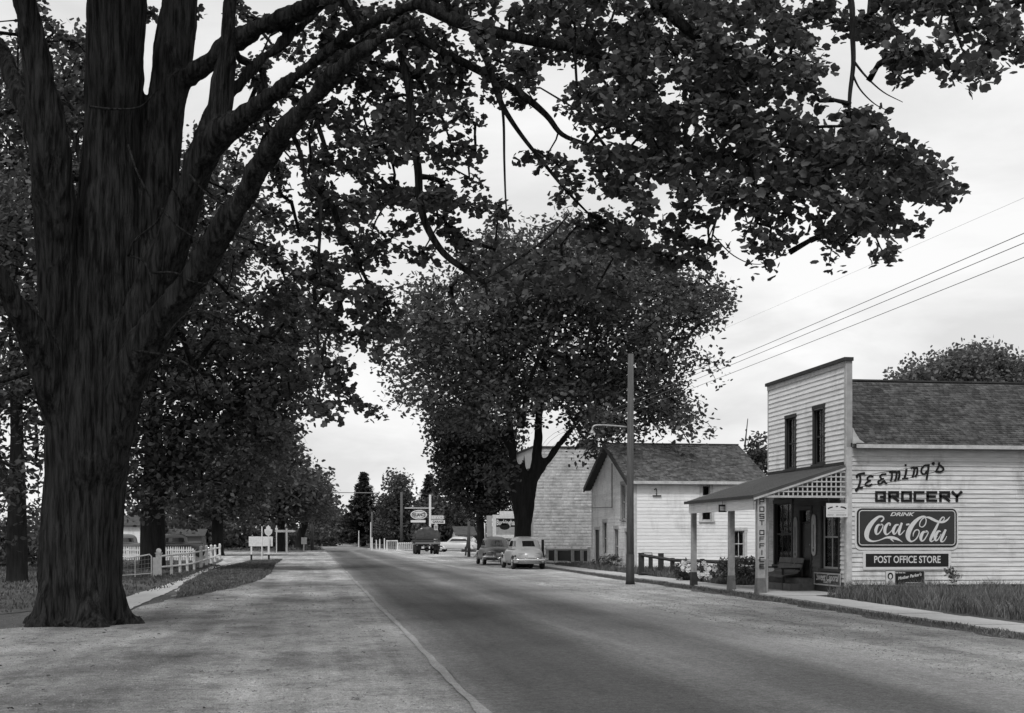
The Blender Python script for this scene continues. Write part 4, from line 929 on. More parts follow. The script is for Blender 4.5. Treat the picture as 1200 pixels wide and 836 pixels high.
q0, q1 = P(1200, 232, 30), P(820, 398, 70); m_ = MB(); m_.tube([q0+(q0-q1)*.15, q0, q1, q1+(q1-q0)*.3], .0035, 4); tag(m_.build('overhead_wire', mat('thin_pale_wire', .4)), 'faint thin single wire high above the three thicker ones', 'wire')
def ppole(nm, label, px_, yt, D, r, **k):
    q = P(px_, yt, D); return pole(nm, label, q.x, q.y, q.z, r, **k)
ppole('utility_pole', 'bare wooden pole between the dark spruce and the station signs', 470.5, 577, 190, .22)
ppole('utility_pole', 'wooden pole with one crossarm at the left road edge, far away', 366, 577, 165, .22, arms=(P(366, 581, 165).z,), armlen=2.2)
ppole('utility_pole', 'slim far pole with two crossarms right of the distant road', 428, 596, 240, .18, arms=(P(428, 598, 240).z, P(428, 604, 240).z), armlen=2.4)
ppole('utility_pole', 'slim far pole just right of the two-armed pole', 436, 600, 210, .16)
q = P(366, 577, 165); q2 = P(445, 578, 175); m_ = MB(); m_.tube([(q.x, q.y, q.z), (q2.x, q2.y, q2.z)], .05, 4); tag(m_.build('overhead_wire', M_WIRE), 'wire crossing above the distant road between trees', 'wire')

# ------------------------------------------------------------------ VEHICLES
M_CARG = mat('grey_car_paint', .33, .28, .1, 2, spec=.6); M_CARD = mat('dusty_grey_car_paint', .11, .35, .1, 2, spec=.6); M_CARB = mat('black_car_paint', .02, .25, spec=.7)
M_CARW = mat('white_car_paint', .45, .3, .05, 2, spec=.6); M_CHROME = mat('chrome', .7, .15, metal=1); M_TYRE = mat('tyre_rubber', .02, .85); M_AUTOGLASS = mat('dark_car_glass', .015, .06, spec=.8)
def car(label, x, y, head, paint, style='sedan', group=None):
    """local frame: x right, y forward, z up; parts are built around the origin then the Empty is placed"""
    t = thing('parked_car', label, 'car', (0, 0, 0), group)
    def se(w_, yr, yf, z, n=28, e=3.2, tap=0):
        cy = (yr+yf)/2; hl = (yf-yr)/2; r = []
        for k in range(n):
            a = 2*pi*k/n+pi/n; c, s_ = cos(a), sin(a); xx = w_*abs(c)**(2/e)*(1 if c > 0 else -1); yy = hl*abs(s_)**(2/e)*(1 if s_ > 0 else -1)
            xx *= 1-tap*max(0, yy/hl)**1.5; r.append((xx, cy+yy, z))
        return r
    if style == 'old':      # tall 1930s saloon
        low = [(.60, -1.95, 2.1, .38, .35), (.66, -2.0, 2.1, .55, .35), (.68, -2.0, 2.1, .85, .4), (.67, -1.95, 2.05, 1.05, .5), (.60, -1.85, 1.9, 1.15, .55)]
        cab = [(.67, -1.9, .75, 1.1), (.66, -1.88, .70, 1.2), (.64, -1.8, .62, 1.55), (.60, -1.65, .5, 1.70), (.45, -1.3, .3, 1.80), (.2, -.9, 0, 1.84)]; win = (1, 2)
        fen = [(.70, 1.45, .22, .62, .42, .46), (.70, -1.35, .22, .62, .44, .48)]; wr = .38; wy = (1.45, -1.35)
    else:
        low = [(.74, -2.35, 2.35, .28, .15), (.80, -2.42, 2.42, .45, .15), (.82, -2.42, 2.42, .68, .18), (.79, -2.3, 2.35, .88, .25), (.70, -2.08, 2.2, 1.0, .35), (.55, -1.85, 2.0, 1.07, .45)]
        cab = [(.74, -1.95, 1.0, .98), (.725, -1.85, .92, 1.10), (.64, -1.45, .52, 1.44), (.57, -1.25, .38, 1.53), (.44, -.95, .2, 1.60), (.2, -.6, 0, 1.63)]; win = (1, 2)
        fen = [(.80, 1.45, .17, .66, .36, .52), (.80, -1.5, .15, .62, .33, .5)]; wr = .345; wy = (1.45, -1.5)
    b = MB(); b.rings([se(w_, a, c, z, tap=tp) for w_, a, c, z, tp in low]); b.build('body', paint, t, True)
    rs = [se(w_, a, c, z, 32, 3.0) for w_, a, c, z in cab]; n = 32
    cb_ = MB(); base = 0
    for r in rs: cb_.v += r
    gl = {}
    for i in range(len(rs)-1):
        for k in range(n):
            k2 = (k+1) % n; f = (i*n+k, i*n+k2, (i+1)*n+k2, (i+1)*n+k)
            ac = ((k+1)/n*360) % 360     # 0 right, 90 forward, 270 rear
            isw = i == win[0] and (60 < ac < 120 and 'windshield' or 250 < ac < 290 and 'rear_window' or ((ac < 34 or ac > 326) and not (ac < 6 and ac > 1) and 'side_window') or (146 < ac < 214 and 'side_window'))
            if isw: gl.setdefault((isw, ac > 90 and ac < 270 if isw == 'side_window' else 0), []).append([rs[i][k], rs[i][k2], rs[i+1][k2], rs[i+1][k]])
            cb_.f.append(f)
    cb_.f.append(tuple((len(rs)-1)*n+k for k in range(n))); cb_.build('cabin', paint, t, True)
    for (nm, _), fs in gl.items():
        m_ = MB()
        for q in fs:
            c = Vector((0, -.35, 1.2)); vs = [Vector(p) for p in q]; nn = (vs[1]-vs[0]).cross(vs[3]-vs[0]).normalized()
            if nn.dot(vs[0]-c) < 0: nn = -nn
            lo = .08; vs2 = [vs[0].lerp(vs[3], lo), vs[1].lerp(vs[2], lo), vs[1].lerp(vs[2], .90), vs[0].lerp(vs[3], .90)]
            m_.add([p+nn*.006 for p in vs2], [(0, 1, 2, 3)])
        m_.build(nm, M_AUTOGLASS, t)
    for (fx, fy, sx_, sy_, sz_, fz_) in fen:
        for s_ in (-1, 1):
            m_ = MB(); rs2 = []
            for j in range(-7, 8):
                u = j/7*.995; c = math.sqrt(1-u*u); yy = fy+u*sy_; rr_ = []
                for k in range(14):
                    a = pi*k/13; rr_.append((s_*(fx-.22+ (sx_+.08)*sin(a)*(.35+.65*c)), yy, max(fz_-.12+ (sz_*1.05)*c*cos(a), .30 if style != 'old' else .3)))
                rs2.append(rr_)
            m_.rings(rs2); m_.build('fender', paint, t, True)
    for yy in wy:
        for s_ in (-1, 1):
            xo = s_*(.72 if style != 'old' else .68); m_ = MB(); m_.tube([(xo-s_*.09, yy, wr), (xo-s_*.07, yy, wr), (xo+s_*.07, yy, wr), (xo+s_*.09, yy, wr)], [wr*.9, wr, wr, wr*.9], 22); wh = m_.build('wheel', M_TYRE, t, True)
            m_ = MB(); m_.tube([(xo+s_*.088, yy, wr), (xo+s_*.10, yy, wr), (xo+s_*.115, yy, wr)], [wr*.58, wr*.5, wr*.2], 16); m_.build('hubcap', M_CHROME if style != 'old' else paint, wh, True)
    for yy, sg_ in ((-2.5 if style != 'old' else -2.15, -1), (2.5 if style != 'old' else 2.25, 1)):
        m_ = MB(); hw = .84 if style != 'old' else .7; m_.tube(cr([(-hw, yy-sg_*.16, .48), (-hw*.8, yy, .48), (0, yy+sg_*.04, .48), (hw*.8, yy, .48), (hw, yy-sg_*.16, .48)], 5), .065, 8); bo = m_.build('bumper', M_CHROME, t, True)
        for gx in (-.32, .32): m_ = MB(); m_.tube([(gx, yy+sg_*.06, .38), (gx, yy+sg_*.08, .48), (gx, yy+sg_*.06, .6)], [.025, .035, .02], 6); m_.build('bumper_guard', M_CHROME, bo, True)
    rz = .62 if style != 'old' else .8; ry = -2.38 if style != 'old' else -1.95
    for s_ in (-1, 1):
        m_ = MB(); m_.ball((s_*.74, -2.06 if style != 'old' else -1.85, .66), .06, 8, 6, (.8, 1, 1)); m_.build('tail_light', M_CARB, t, True)
        m_ = MB(); m_.tube([(s_*.66, 2.05, .72), (s_*.66, 2.16, .72), (s_*.66, 2.2, .72)], [.08, .095, .06], 12); m_.build('headlight', M_CHROME, t, True)
    if style != 'old':
        m_ = MB(); m_.box(-.16, .16, ry-.055, ry-.04, .58, .70); m_.build('licence_plate', mat('plate_grey', .5), t)
        m_ = MB(); m_.tube(cr([(-.62, -2.25, .78), (0, -2.33, .80), (.62, -2.25, .78)], 4), .012, 5); m_.build('trunk_trim', M_CHROME, t)
    t.location = (x, y, 0); t.rotation_euler = (0, 0, head); return t
q = P(619.5, 668, 67+2.4); car('light grey rounded sedan parked tail towards us beneath the big maple', q.x-.32, q.y, radians(1.5), M_CARG)
q = P(590, 662, 77.5+2.2); car('darker dusty sedan parked just ahead of the light grey sedan', 10.5, q.y, radians(0), M_CARD)
q = P(534, 645, 146); car('white car standing at the filling station beyond the truck', q.x, q.y, radians(70), M_CARW)
q = P(210, 650, 108); car('tall old black saloon standing behind the white picket fence', q.x, q.y, radians(-62), M_CARB, 'old')
q = P(150, 652, 104); car('light coloured old car behind the picket fence left of the dark trunk', q.x, q.y, radians(-75), M_CARD, 'old')
q = P(366.5, 641, 215); car('pale car by the far left road edge near the crossarm pole', q.x-3.0, q.y, radians(40), M_CARW)
q = P(398, 637, 330); car('tiny dark car far down the road', q.x, q.y, 0, M_CARD, 'old')

def truck(label, x, y, sc=1.0, load=True, head=0):
    t = thing('stake_truck', label, 'truck', (0, 0, 0)); D_ = M_CARB; W_ = mat('dark_old_boards', .045, .8, .3, 5)
    m_ = MB(); m_.box(-1.15, 1.15, -2.6, 1.2, .98, 1.1); m_.build('bed', W_, t)
    for xx in (-.45, .45): m_ = MB(); m_.box(xx-.06, xx+.06, -2.5, 3.2, .72, .9); m_.build('chassis_rail', D_, t)
    for s_ in (-1, 1):
        for z in (1.16, 1.42, 1.68):
            m_ = MB(); m_.box(s_*1.13-.02, s_*1.13+.02, -2.55, 1.15, z, z+.2); m_.build('side_board', W_, t)
        for yy in (-2.5, -1.3, -.1, 1.1): m_ = MB(); m_.box(s_*1.09-.03, s_*1.09+.03, yy-.04, yy+.04, 1.1, 1.95); m_.build('stake', W_, t)
    for z in (1.16, 1.42): m_ = MB(); m_.box(-1.1, 1.1, -2.58, -2.54, z, z+.2); m_.build('tail_board', W_, t)
    m_ = MB(); m_.box(-1.15, 1.15, -2.66, -2.605, .95, 1.12); m_.build('rear_sill', mat('worn_sill', .15), t)
    if load:
        rs = []
        for j in range(9):
            yy = -2.55+j*.46; r = []
            for k in range(13):
                u = k/12; xx = -1.18+2.36*u; zz = 1.82+.5*sin(pi*u)**.6+.10*sin(k*1.9+j)+.08*sin(k*.8+j*2.1)+(.12 if 4 < k < 9 else 0)
                if k in (0, 12): zz = 1.5+.05*sin(j*2)
                r.append((xx, yy, zz))
            r += [(1.1, yy, 1.45), (-1.1, yy, 1.45)]; rs.append(r)
        m_ = MB(); m_.rings(rs); m_.build('tarpaulin', mat('dull_canvas', .06, .9, .4, 3), t)
    else:
        m_ = MB(); m_.box(-1.12, 1.12, -2.5, 1.1, 1.1, 2.5); m_.build('box_body', mat('pale_truck_body', .2), t)
    cab = [(.82, 1.3, 2.75, 1.0), (.85, 1.3, 2.8, 1.45), (.80, 1.35, 2.6, 2.0), (.7, 1.45, 2.4, 2.15)]
    m_ = MB()
    for_r = []
    for w_, a, c, z in cab: for_r.append([(-w_, a, z), (w_, a, z), (w_*.9, c, z), (-w_*.9, c, z)])
    m_.rings(for_r); m_.build('cab', D_, t, bevel=.05)
    m_ = MB(); m_.rings([[(-.6, y_, .8), (.6, y_, .8), (.55, y_, 1.35), (0, y_, 1.5), (-.55, y_, 1.35)] for y_ in (2.6, 3.3, 3.9)]); m_.build('hood', D_, t)
    m_ = MB(); m_.box(-.5, .5, 1.27, 1.30, 1.5, 1.9); m_.build('rear_window', M_AUTOGLASS, t)
    for xx, yy in [(s_*q_, y_) for s_ in (-1, 1) for q_, y_ in ((.72, -1.4), (.98, -1.4), (.82, 3.1))]:
        m_ = MB(); m_.tube([(xx-.11, yy, .45), (xx-.09, yy, .45), (xx+.09, yy, .45), (xx+.11, yy, .45)], [.4, .45, .45, .4], 20); m_.build('wheel', M_TYRE, t, True)
    m_ = MB(); m_.tube([(-.9, -1.4, .45), (.9, -1.4, .45)], .08, 8); m_.ball((0, -1.4, .45), .2, 8, 6); m_.build('axle', D_, t, True)
    for s_ in (-1, 1):
        m_ = MB(); m_.box(s_*.85-.28, s_*.85+.28, -2.35, -2.32, .45, .95); m_.build('mudflap', M_TYRE, t)
        m_ = MB(); m_.tube([(s_*1.0, -2.7, .85), (s_*1.0, -2.64, .85)], .06, 8); m_.build('tail_light', mat('lamp_lens', .15, .3), t)
    t.location = (x, y, 0); t.scale = (sc, sc, sc); t.rotation_euler = (0, 0, head); return t
q = P(501.5, 650, 125); truck('dark stake truck with lumpy tarpaulin load parked tail towards us', q.x, q.y+2.6, 1.0)
q = P(381, 640.5, 250); truck('tiny box truck far away in the left lane of the road', q.x, q.y+2, 1.0, False)

# ------------------------------------------------------------------ LEFT SIDE: gate, fences, signs, house
def gxy(px_, D): v = P(px_, 600, D); return v.x, v.y
# white post and rail fence with ball finials
fl_ = thing('post_and_rail_fence', 'white post and rail fence with finial posts curving along the footpath', 'fence', (*gxy(185, 55), 0))
pp = [(186, 56, 645, 1), (201, 58, 649.5, 0), (211, 60, 651, 0), (219.5, 62, 647, 0), (227.5, 65, 645.5, 0), (235.5, 71, 641, 1), (242, 77, 640, 1), (247.5, 82, 639.5, 1), (252, 88, 639.5, 1), (257.5, 97, 638, 2)]
tops = []; lows = []
for k, (px_, D, yt, big) in enumerate(pp):
    v = P(px_, yt, D); zt = max(v.z, .8); wd = .055 if not big else .075
    if k == 0: wd = .11
    if big: zt -= .14
    m_ = MB(); m_.box(v.x-wd, v.x+wd, v.y-wd, v.y+wd, 0, zt); po = m_.build('post', M_FENCE, fl_, bevel=.006)
    if big:
        m_ = MB(); m_.box(v.x-wd-.03, v.x+wd+.03, v.y-wd-.03, v.y+wd+.03, zt, zt+.04); m_.build('post_cap', M_FENCE, po)
        m_ = MB(); m_.ball((v.x, v.y, zt+.11), .085 if k else .11, 10, 7); m_.build('finial', M_FENCE, po, True)
    tops.append((v.x, v.y-.06, .86)); lows.append((v.x, v.y-.06, .36))
tops[0] = (*tops[0][:2], .80); tops[1] = (*tops[1][:2], .84)
for i in range(len(tops)-1):
    for L_ in (tops, lows):
        m_ = MB(); m_.tube([L_[i], L_[i+1]], .045, 4); m_.build('rail', M_FENCE, fl_)
x_, y_ = gxy(182, 54.6); m_ = MB(); m_.box(x_-.09, x_+.05, y_-.07, y_+.07, 0, .78); tag(m_.build('gate_stop_post', M_FENCE), 'stubby white post between the tube gate and the finial post', 'post')
gt = thing('tube_gate', 'light tubular garden gate with wire infill beside the finial post', 'gate', (*gxy(140, 52), 0))
a = Vector(P(141, 656, 51.5)); b = Vector(P(177.5, 650, 54.4)); A0 = Vector((a.x, a.y, .05)); B0 = Vector((b.x, b.y, .05)); A1 = Vector((a.x, a.y, a.z)); B1 = Vector((b.x, b.y, b.z))
m_ = MB(); m_.tube([A0, A1, B1-Vector((.08, .01, 0)), B1-Vector((0, 0, .08)), B0], .028, 7); mid0, mid1 = A0.lerp(B0, .46), A1.lerp(B1, .46); m_.tube([mid0, mid1], .016, 6); m_.tube([A0+Vector((0, 0, .1)), B0+Vector((0, 0, .1))], .02, 6); m_.build('frame', M_FENCE, gt)
for i in range(1, 5):
    m_ = MB(); m_.tube([A0.lerp(A1, i/5), B0.lerp(B1, i/5)], .006, 4); m_.build('wire', M_METAL, gt)
for i in range(1, 9):
    m_ = MB(); m_.tube([A0.lerp(B0, i/9), A1.lerp(B1, i/9)], .004, 4); m_.build('wire', M_METAL, gt)
m_ = MB(); m_.box(a.x-.12, a.x-.03, a.y-.05, a.y+.05, 0, a.z+.02); m_.build('gate_post', M_FENCE, gt)
# picket fence behind
pf = thing('picket_fence', 'long low white picket fence in front of the parked old cars', 'fence', (*gxy(140, 92), 0))
me = MB(); me.prism([(-.04, 0, 0), (.04, 0, 0), (.04, 0, .82), (0, 0, .92), (-.04, 0, .82)], (0, .022, 0)); o = me.build('picket', M_FENCE, pf); pm = o.data; bpy.data.objects.remove(o)
for v_ in pm.vertices: v_.co += wloc(pf)
fa_, fb_ = gxy(100, 92), gxy(226, 90); L_ = math.dist(fa_, fb_); nn = int(L_/.16)
for i in range(nn):
    t_ = i/nn; inst('picket', pm, pf, (fa_[0]+(fb_[0]-fa_[0])*t_, fa_[1]+(fb_[1]-fa_[1])*t_, .06+random.uniform(-.01, .01)), (0, random.uniform(-.03, .03), 0))
for z in (.28, .72): m_ = MB(); m_.tube([(*[fa_[0], fa_[1]+.05], z), (fb_[0], fb_[1]+.05, z)], .04, 4); m_.build('rail', M_FENCE, pf)
for i in range(6):
    t_ = i/5; m_ = MB(); xx = fa_[0]+(fb_[0]-fa_[0])*t_; yy = fa_[1]+(fb_[1]-fa_[1])*t_+.1; m_.box(xx-.05, xx+.05, yy-.04, yy+.04, 0, .85); m_.build('post', M_FENCE, pf)
# the blank white board sign (seen from behind)
D = 95; v0 = P(291.5, 629, D); v1 = P(319.5, 640.5, D)
t = thing('board_sign', 'blank white board on two white posts with black feet on the verge', 'sign', (v0.x, v0.y, 0))
m_ = MB(); m_.box(v0.x, v1.x, v0.y, v0.y+.04, v1.z, v0.z); m_.build('board', M_FENCE, t, bevel=.01)
for px_ in (294.5, 315):
    q = P(px_, 640, D); m_ = MB(); m_.box(q.x-.055, q.x+.055, q.y+.045, q.y+.14, .38, v0.z-.05); m_.build('post', M_FENCE, t)
    m_ = MB(); m_.box(q.x-.065, q.x+.065, q.y+.04, q.y+.15, -.02, .38); m_.build('foot', M_DARKPAINT, t)
def pline(px_, yt, D, r, m, name, label, cat, foot=None):
    q = P(px_, yt, D); t = thing(name, label, cat, (q.x, q.y, 0)); m_ = MB(); m_.tube([(q.x, q.y, 0), (q.x, q.y, q.z)], r, 7); m_.build('post', m, t); return t, q
t, q = pline(307, 617, 93.5, .045, M_FENCE, 'thin_post', 'thin white post standing in front of the blank board', 'post')
t, q = pline(314.5, 620, 97, .05, M_FENCE, 'route_shield', 'white crowned highway route shield on a post right behind the blank board', 'sign')
sh = [(0, -5.6), (2.2, -4.9), (4.0, -2.6), (4.6, 0), (4.4, 2.2), (3.0, 2.0), (2.5, 3.6), (2.6, 4.6), (1.2, 5.6), (0, 7.2), (-1.2, 5.6), (-2.6, 4.6), (-2.5, 3.6), (-3.0, 2.0), (-4.4, 2.2), (-4.6, 0), (-4.0, -2.6), (-2.2, -4.9)]
k_ = 97/F; c = P(314.5, 622.5, 97); m_ = MB(); m_.prism([(c.x+a*k_, c.y-.06, c.z+b*k_) for a, b in sh], (0, -.03, 0)); m_.build('shield', M_SIGNWHITE, t)
m_ = MB(); m_.prism([(c.x+a*k_*.72, c.y-.095, c.z-.05+b*k_*.55) for a, b in sh[:6]+sh[12:]], (0, -.004, 0)); m_.build('shield_face', mat('faded_sign_face', .5), t)
t, q = pline(324, 616, 130, .05, M_FENCE, 'route_shield', 'smaller far route shield left of the arrow signpost', 'sign')
k_ = 130/F*.35; c = P(324, 620, 130); m_ = MB(); m_.prism([(c.x+a*k_, c.y-.06, c.z+b*k_) for a, b in sh], (0, -.04, 0)); m_.build('shield', M_SIGNWHITE, t)
t, q = pline(335.8, 619.5, 128, .09, M_FENCE, 'signpost', 'white signpost with two pointed finger boards like a cross', 'signpost')
for (a, b) in ((321.5, 335), (336.7, 347)):
    va, vb = P(a, 622.6, 128), P(b, 622.6, 128); lf_ = a < 330; xx0, xx1 = va.x, vb.x; z = va.z; h = .11
    m_ = MB(); m_.prism(([(xx0, va.y-.12, z), (xx0+.25, va.y-.12, z-h), (xx1, va.y-.12, z-h), (xx1, va.y-.12, z+h), (xx0+.25, va.y-.12, z+h)] if lf_ else [(xx0, va.y-.12, z-h), (xx1-.25, va.y-.12, z-h), (xx1, va.y-.12, z), (xx1-.25, va.y-.12, z+h), (xx0, va.y-.12, z+h)]), (0, .03, 0)); m_.build('finger_board', M_FENCE, t)
t, q = pline(356, 630, 160, .06, M_FENCE, 'square_sign', 'white upright square sign by the far left roadside', 'sign')
q0, q1 = P(353, 630, 160), P(359.5, 638, 160); m_ = MB(); m_.box(q0.x, q1.x, q0.y-.12, q0.y-.08, q1.z, q0.z); m_.build('board', M_FENCE, t)

def cottage(label, pxa, pxb, D, yeave, yridge, depth=8, wallm=None, roofm=None, wins=(), gable=False):
    va, vb = P(pxa, yeave, D), P(pxb, yeave, D); x0, x1, y0 = va.x, vb.x, (va.y+vb.y)/2; ze = va.z; zr = P(pxa, yridge, D+depth/2).z
    t = thing('house', label, 'house', (x0, y0, 0)); pl = Plane('side', y0); ops_ = []
    for a, b, c, d in wins: xa, zt = side(a, c, y0); xb, zb_ = side(b, d, y0); ops_.append((xa, xb, zb_, zt))
    wall_core(t, pl, x0, x1, 0, ze, ops_, wallm or M_SIDE2, .2, 'wall')
    m_ = MB(); m_.box(x0, x1, y0+depth-.2, y0+depth, 0, ze); m_.box(x0, x0+.2, y0+.21, y0+depth-.21, 0, ze); m_.box(x1-.2, x1, y0+.21, y0+depth-.21, 0, ze)
    if not gable:
        for xx in (x0, x1-.2): m_.prism([(xx, y0, ze), (xx, y0+depth, ze), (xx, y0+depth/2, zr-.1)], (.2, 0, 0))
        for s_ in (0, 1):
            ye = y0-.4 if not s_ else y0+depth+.4; q = MB(); q.hexa([(x0-.4,ye,ze-.1),(x1+.4,ye,ze-.1),(x1+.4,y0+depth/2,zr-.1),(x0-.4,y0+depth/2,zr-.1),(x0-.4,ye,ze),(x1+.4,ye,ze),(x1+.4,y0+depth/2,zr-.002*s_),(x0-.4,y0+depth/2,zr-.002*s_)]); q.build('roof', roofm or M_SHINGLE2, t)
    else:
        xm = (x0+x1)/2
        for yy in (y0, y0+depth-.2): m_.prism([(x0, yy, ze), (x1, yy, ze), (xm, yy, zr-.1)], (0, .2, 0))
        for s_ in (0, 1):
            xe = x0-.35 if not s_ else x1+.35; q = MB(); q.hexa([(xe,y0-.3,ze-.1),(xm,y0-.3,zr-.1),(xm,y0+depth,zr-.1),(xe,y0+depth,ze-.1),(xe,y0-.3,ze),(xm,y0-.3,zr-.002*s_),(xm,y0+depth,zr-.002*s_),(xe,y0+depth,ze)]); q.build('roof', roofm or M_SHINGLE2, t)
    m_.build('wall', wallm or M_SIDE2, t)
    for q in ops_: window(t, pl, *q, cas=.12, twosash=True, cols=1)
    return t
cottage('pale house behind the dark tree trunk and picket fence', 128, 182, 150, 616, 604, 8, wins=[(138.5, 141.5, 621, 628)])
cottage('grey roofed outbuilding beyond the old black saloon', 199, 236, 155, 628, 620, 7, wallm=mat('grey_shed_boards', .2))
cottage('small gabled grey roofed building behind the filling station', 536.5, 556, 185, 627, 617, 8, wins=[(545, 547.5, 630, 635)])

# ------------------------------------------------------------------ FILLING STATION
D = 150; t, q = pline(504, 580, D, .13, M_FENCE, 'station_sign', 'tall white pole with oval station sign and two boards', 'sign')
va, vb = P(472, 603.5, D), P(504, 603.5, D)
def fst(px_, py_, n=0): v = P(px_, py_, D); return (v.x, q.y-n, v.z)
m_ = MB(); m_.tube([fst(474, 595.7), fst(509, 595.7)], .05, 6); m_.build('bracket', M_FENCE, t)
m_ = MB(); m_.prism([fst(490.5+9.8*cos(2*pi*i/28), 603.4+5.4*sin(2*pi*i/28), .05) for i in range(28)], (0, -.06, 0)); m_.build('oval_panel', M_SIGNWHITE, t)
m_ = MB(); A = [fst(490.5+8.6*cos(2*pi*i/28), 603.4+4.3*sin(2*pi*i/28), .125) for i in range(28)]; B = [fst(490.5+8.1*cos(2*pi*i/28), 603.4+3.8*sin(2*pi*i/28), .125) for i in range(28)]; m_.add(A+B, [(i, (i+1) % 28, 28+(i+1) % 28, 28+i) for i in range(28)]); m_.build('oval_border', M_DARKPAINT, t)
cc = fst(490.5, 603.6, 0); text_mesh('lettering', 'RELIANCE', .50, lambda x, y, z: (cc[0]+x, cc[1]-.13-(.005 if z > 0 else 0), cc[2]+y), M_DARKTRIM, t, .001, bold=.015, sx=.62)
for (a, b, c, d, mm, tx, tm) in ((505.3, 519.5, 604, 609.3, M_GREYTRIM, 'SERVICE', M_SIGNWHITE), (505.3, 521.5, 609.8, 613.8, M_SIGNWHITE, 'GARAGE', M_DARKPAINT), (481, 498.5, 609.8, 612.5, M_SIGNWHITE, '', None)):
    m_ = MB(); x0_, _, z1_ = fst(a, c); x1_, _, z0_ = fst(b, d); m_.box(x0_, x1_, q.y-.12, q.y-.05, z0_, z1_); m_.build('board', mm, t)
    if tx: text_mesh('lettering', tx, (z1_-z0_)*.85, lambda x, y, z: ((x0_+x1_)/2+x, q.y-.127-(.005 if z > 0 else 0), (z0_+z1_)/2+y), tm, t, .001, bold=.01)
def pump(label, px_, D, h=1.9):
    v = P(px_, 640, D); t = thing('fuel_pump', label, 'fuel pump', (v.x, v.y, 0), 'fuel pumps at the filling station')
    m_ = MB(); m_.box(v.x-.3, v.x+.3, v.y-.25, v.y+.25, 0, .12); m_.build('base', M_CONC, t)
    m_ = MB(); m_.hexa([(v.x-.24,v.y-.18,.12),(v.x+.24,v.y-.18,.12),(v.x+.24,v.y+.18,.12),(v.x-.24,v.y+.18,.12),(v.x-.2,v.y-.16,h-.42),(v.x+.2,v.y-.16,h-.42),(v.x+.2,v.y+.16,h-.42),(v.x-.2,v.y+.16,h-.42)]); m_.build('cabinet', M_FENCE, t, bevel=.03)
    m_ = MB(); m_.box(v.x-.15, v.x+.15, v.y-.19, v.y-.165, h-.85, h-.55); m_.build('dial', M_GREYTRIM, t)
    m_ = MB(); m_.tube([(v.x, v.y, h-.42), (v.x, v.y, h-.36)], .06, 8); m_.ball((v.x, v.y, h-.18), .2, 12, 8, (1, .4, 1)); m_.build('globe', M_SIGNWHITE, t, True)
pump('first fuel pump right of the sign pole above the truck', 510.8, 152, 3.4); pump('fuel pump half hidden behind the truck load', 494.5, 152, 2.6)
for k, (px_, yt, D, lb) in enumerate([(434.5, 612, 200, 'tall thin white post right of the dark spruce'), (420.5, 622, 215, 'white post with a flat foot left of the spruce trunk'), (436, 630, 165, 'short stout white post nearest the road'), (445, 632, 168, 'short white post beside the hooped railing'), (441, 633, 176, 'short white post in the middle of the roadside row'), (450.5, 631, 170, 'short white post just left of the white hoop')]):
    q = P(px_, yt, D); m_ = MB(); m_.tube([(q.x, q.y, 0), (q.x, q.y, max(q.z, .7))], [.09, .07], 6); tag(m_.build('marker_post', M_FENCE), lb, 'post', 'white roadside marker posts')
q = P(453.5, 634, 160); q2 = P(465.5, 634, 160); t = thing('hoop_railing', 'white hooped rail with uprights by the far roadside', 'railing', (q.x, q.y, 0)); m_ = MB(); m_.tube([(q.x, q.y, 0), (q.x, q.y, q.z), (q2.x, q2.y, q.z), (q2.x, q2.y, 0)], .10, 6); m_.build('hoop', M_FENCE, t)
for k in range(1, 5): a_ = Vector(q).lerp(q2, k/5); m_ = MB(); m_.box(a_.x-.05, a_.x+.05, a_.y-.04, a_.y+.04, 0, q.z); m_.build('upright', M_GREYTRIM, t)
t = thing('roadside_rail_fence', 'low whitewashed rail fence along the far right verge', 'fence', (*gxy(466, 172), 0)); L1, L2 = gxy(466, 172), gxy(486, 180)
for k in range(9): a_ = Vector(L1).lerp(Vector(L2), k/8); m_ = MB(); m_.box(a_.x-.1, a_.x+.1, a_.y-.1, a_.y+.1, 0, .9); m_.build('post', M_FENCE, t)
m_ = MB(); m_.tube([(*L1, .75), (*L2, .75)], .08, 4); m_.build('rail', M_GREYTRIM, t)
for k, px_ in enumerate((551, 558)):
    v = P(px_, 650, 118); m_ = MB(); m_.tube([(v.x, v.y, 0), (v.x, v.y, 1.0)], .1, 6)
t = thing('low_wall', 'low pale concrete wall by the station forecourt edge', 'wall', (*gxy(545, 140), 0)); a_ = gxy(541, 146); b_ = gxy(562, 146)
m_ = MB(); m_.box(a_[0], b_[0], a_[1], a_[1]+.25, 0, .5); m_.build('masonry', M_WALK, t)
v = P(544, 640, 118); v2 = P(547.5, 655, 116); m_ = MB(); m_.tube([(v2.x-.15, v2.y, 0), (v2.x+.2, v2.y, 2.6)], .07, 6); tag(m_.build('leaning_post', M_DARKWOOD), 'dark slightly leaning post beside the white car', 'post')
# column like pale pole behind the small tree
q = P(567.5, 607, 112); pole('utility_pole', 'slim pale pole squeezed between the small maple trunk and the poster board', q.x, q.y, q.z, .1, m=M_FENCE)
q = P(549.5, 600, 110); pole('utility_pole', 'brown grey pole left of the standing figure', q.x, q.y, q.z, .13)

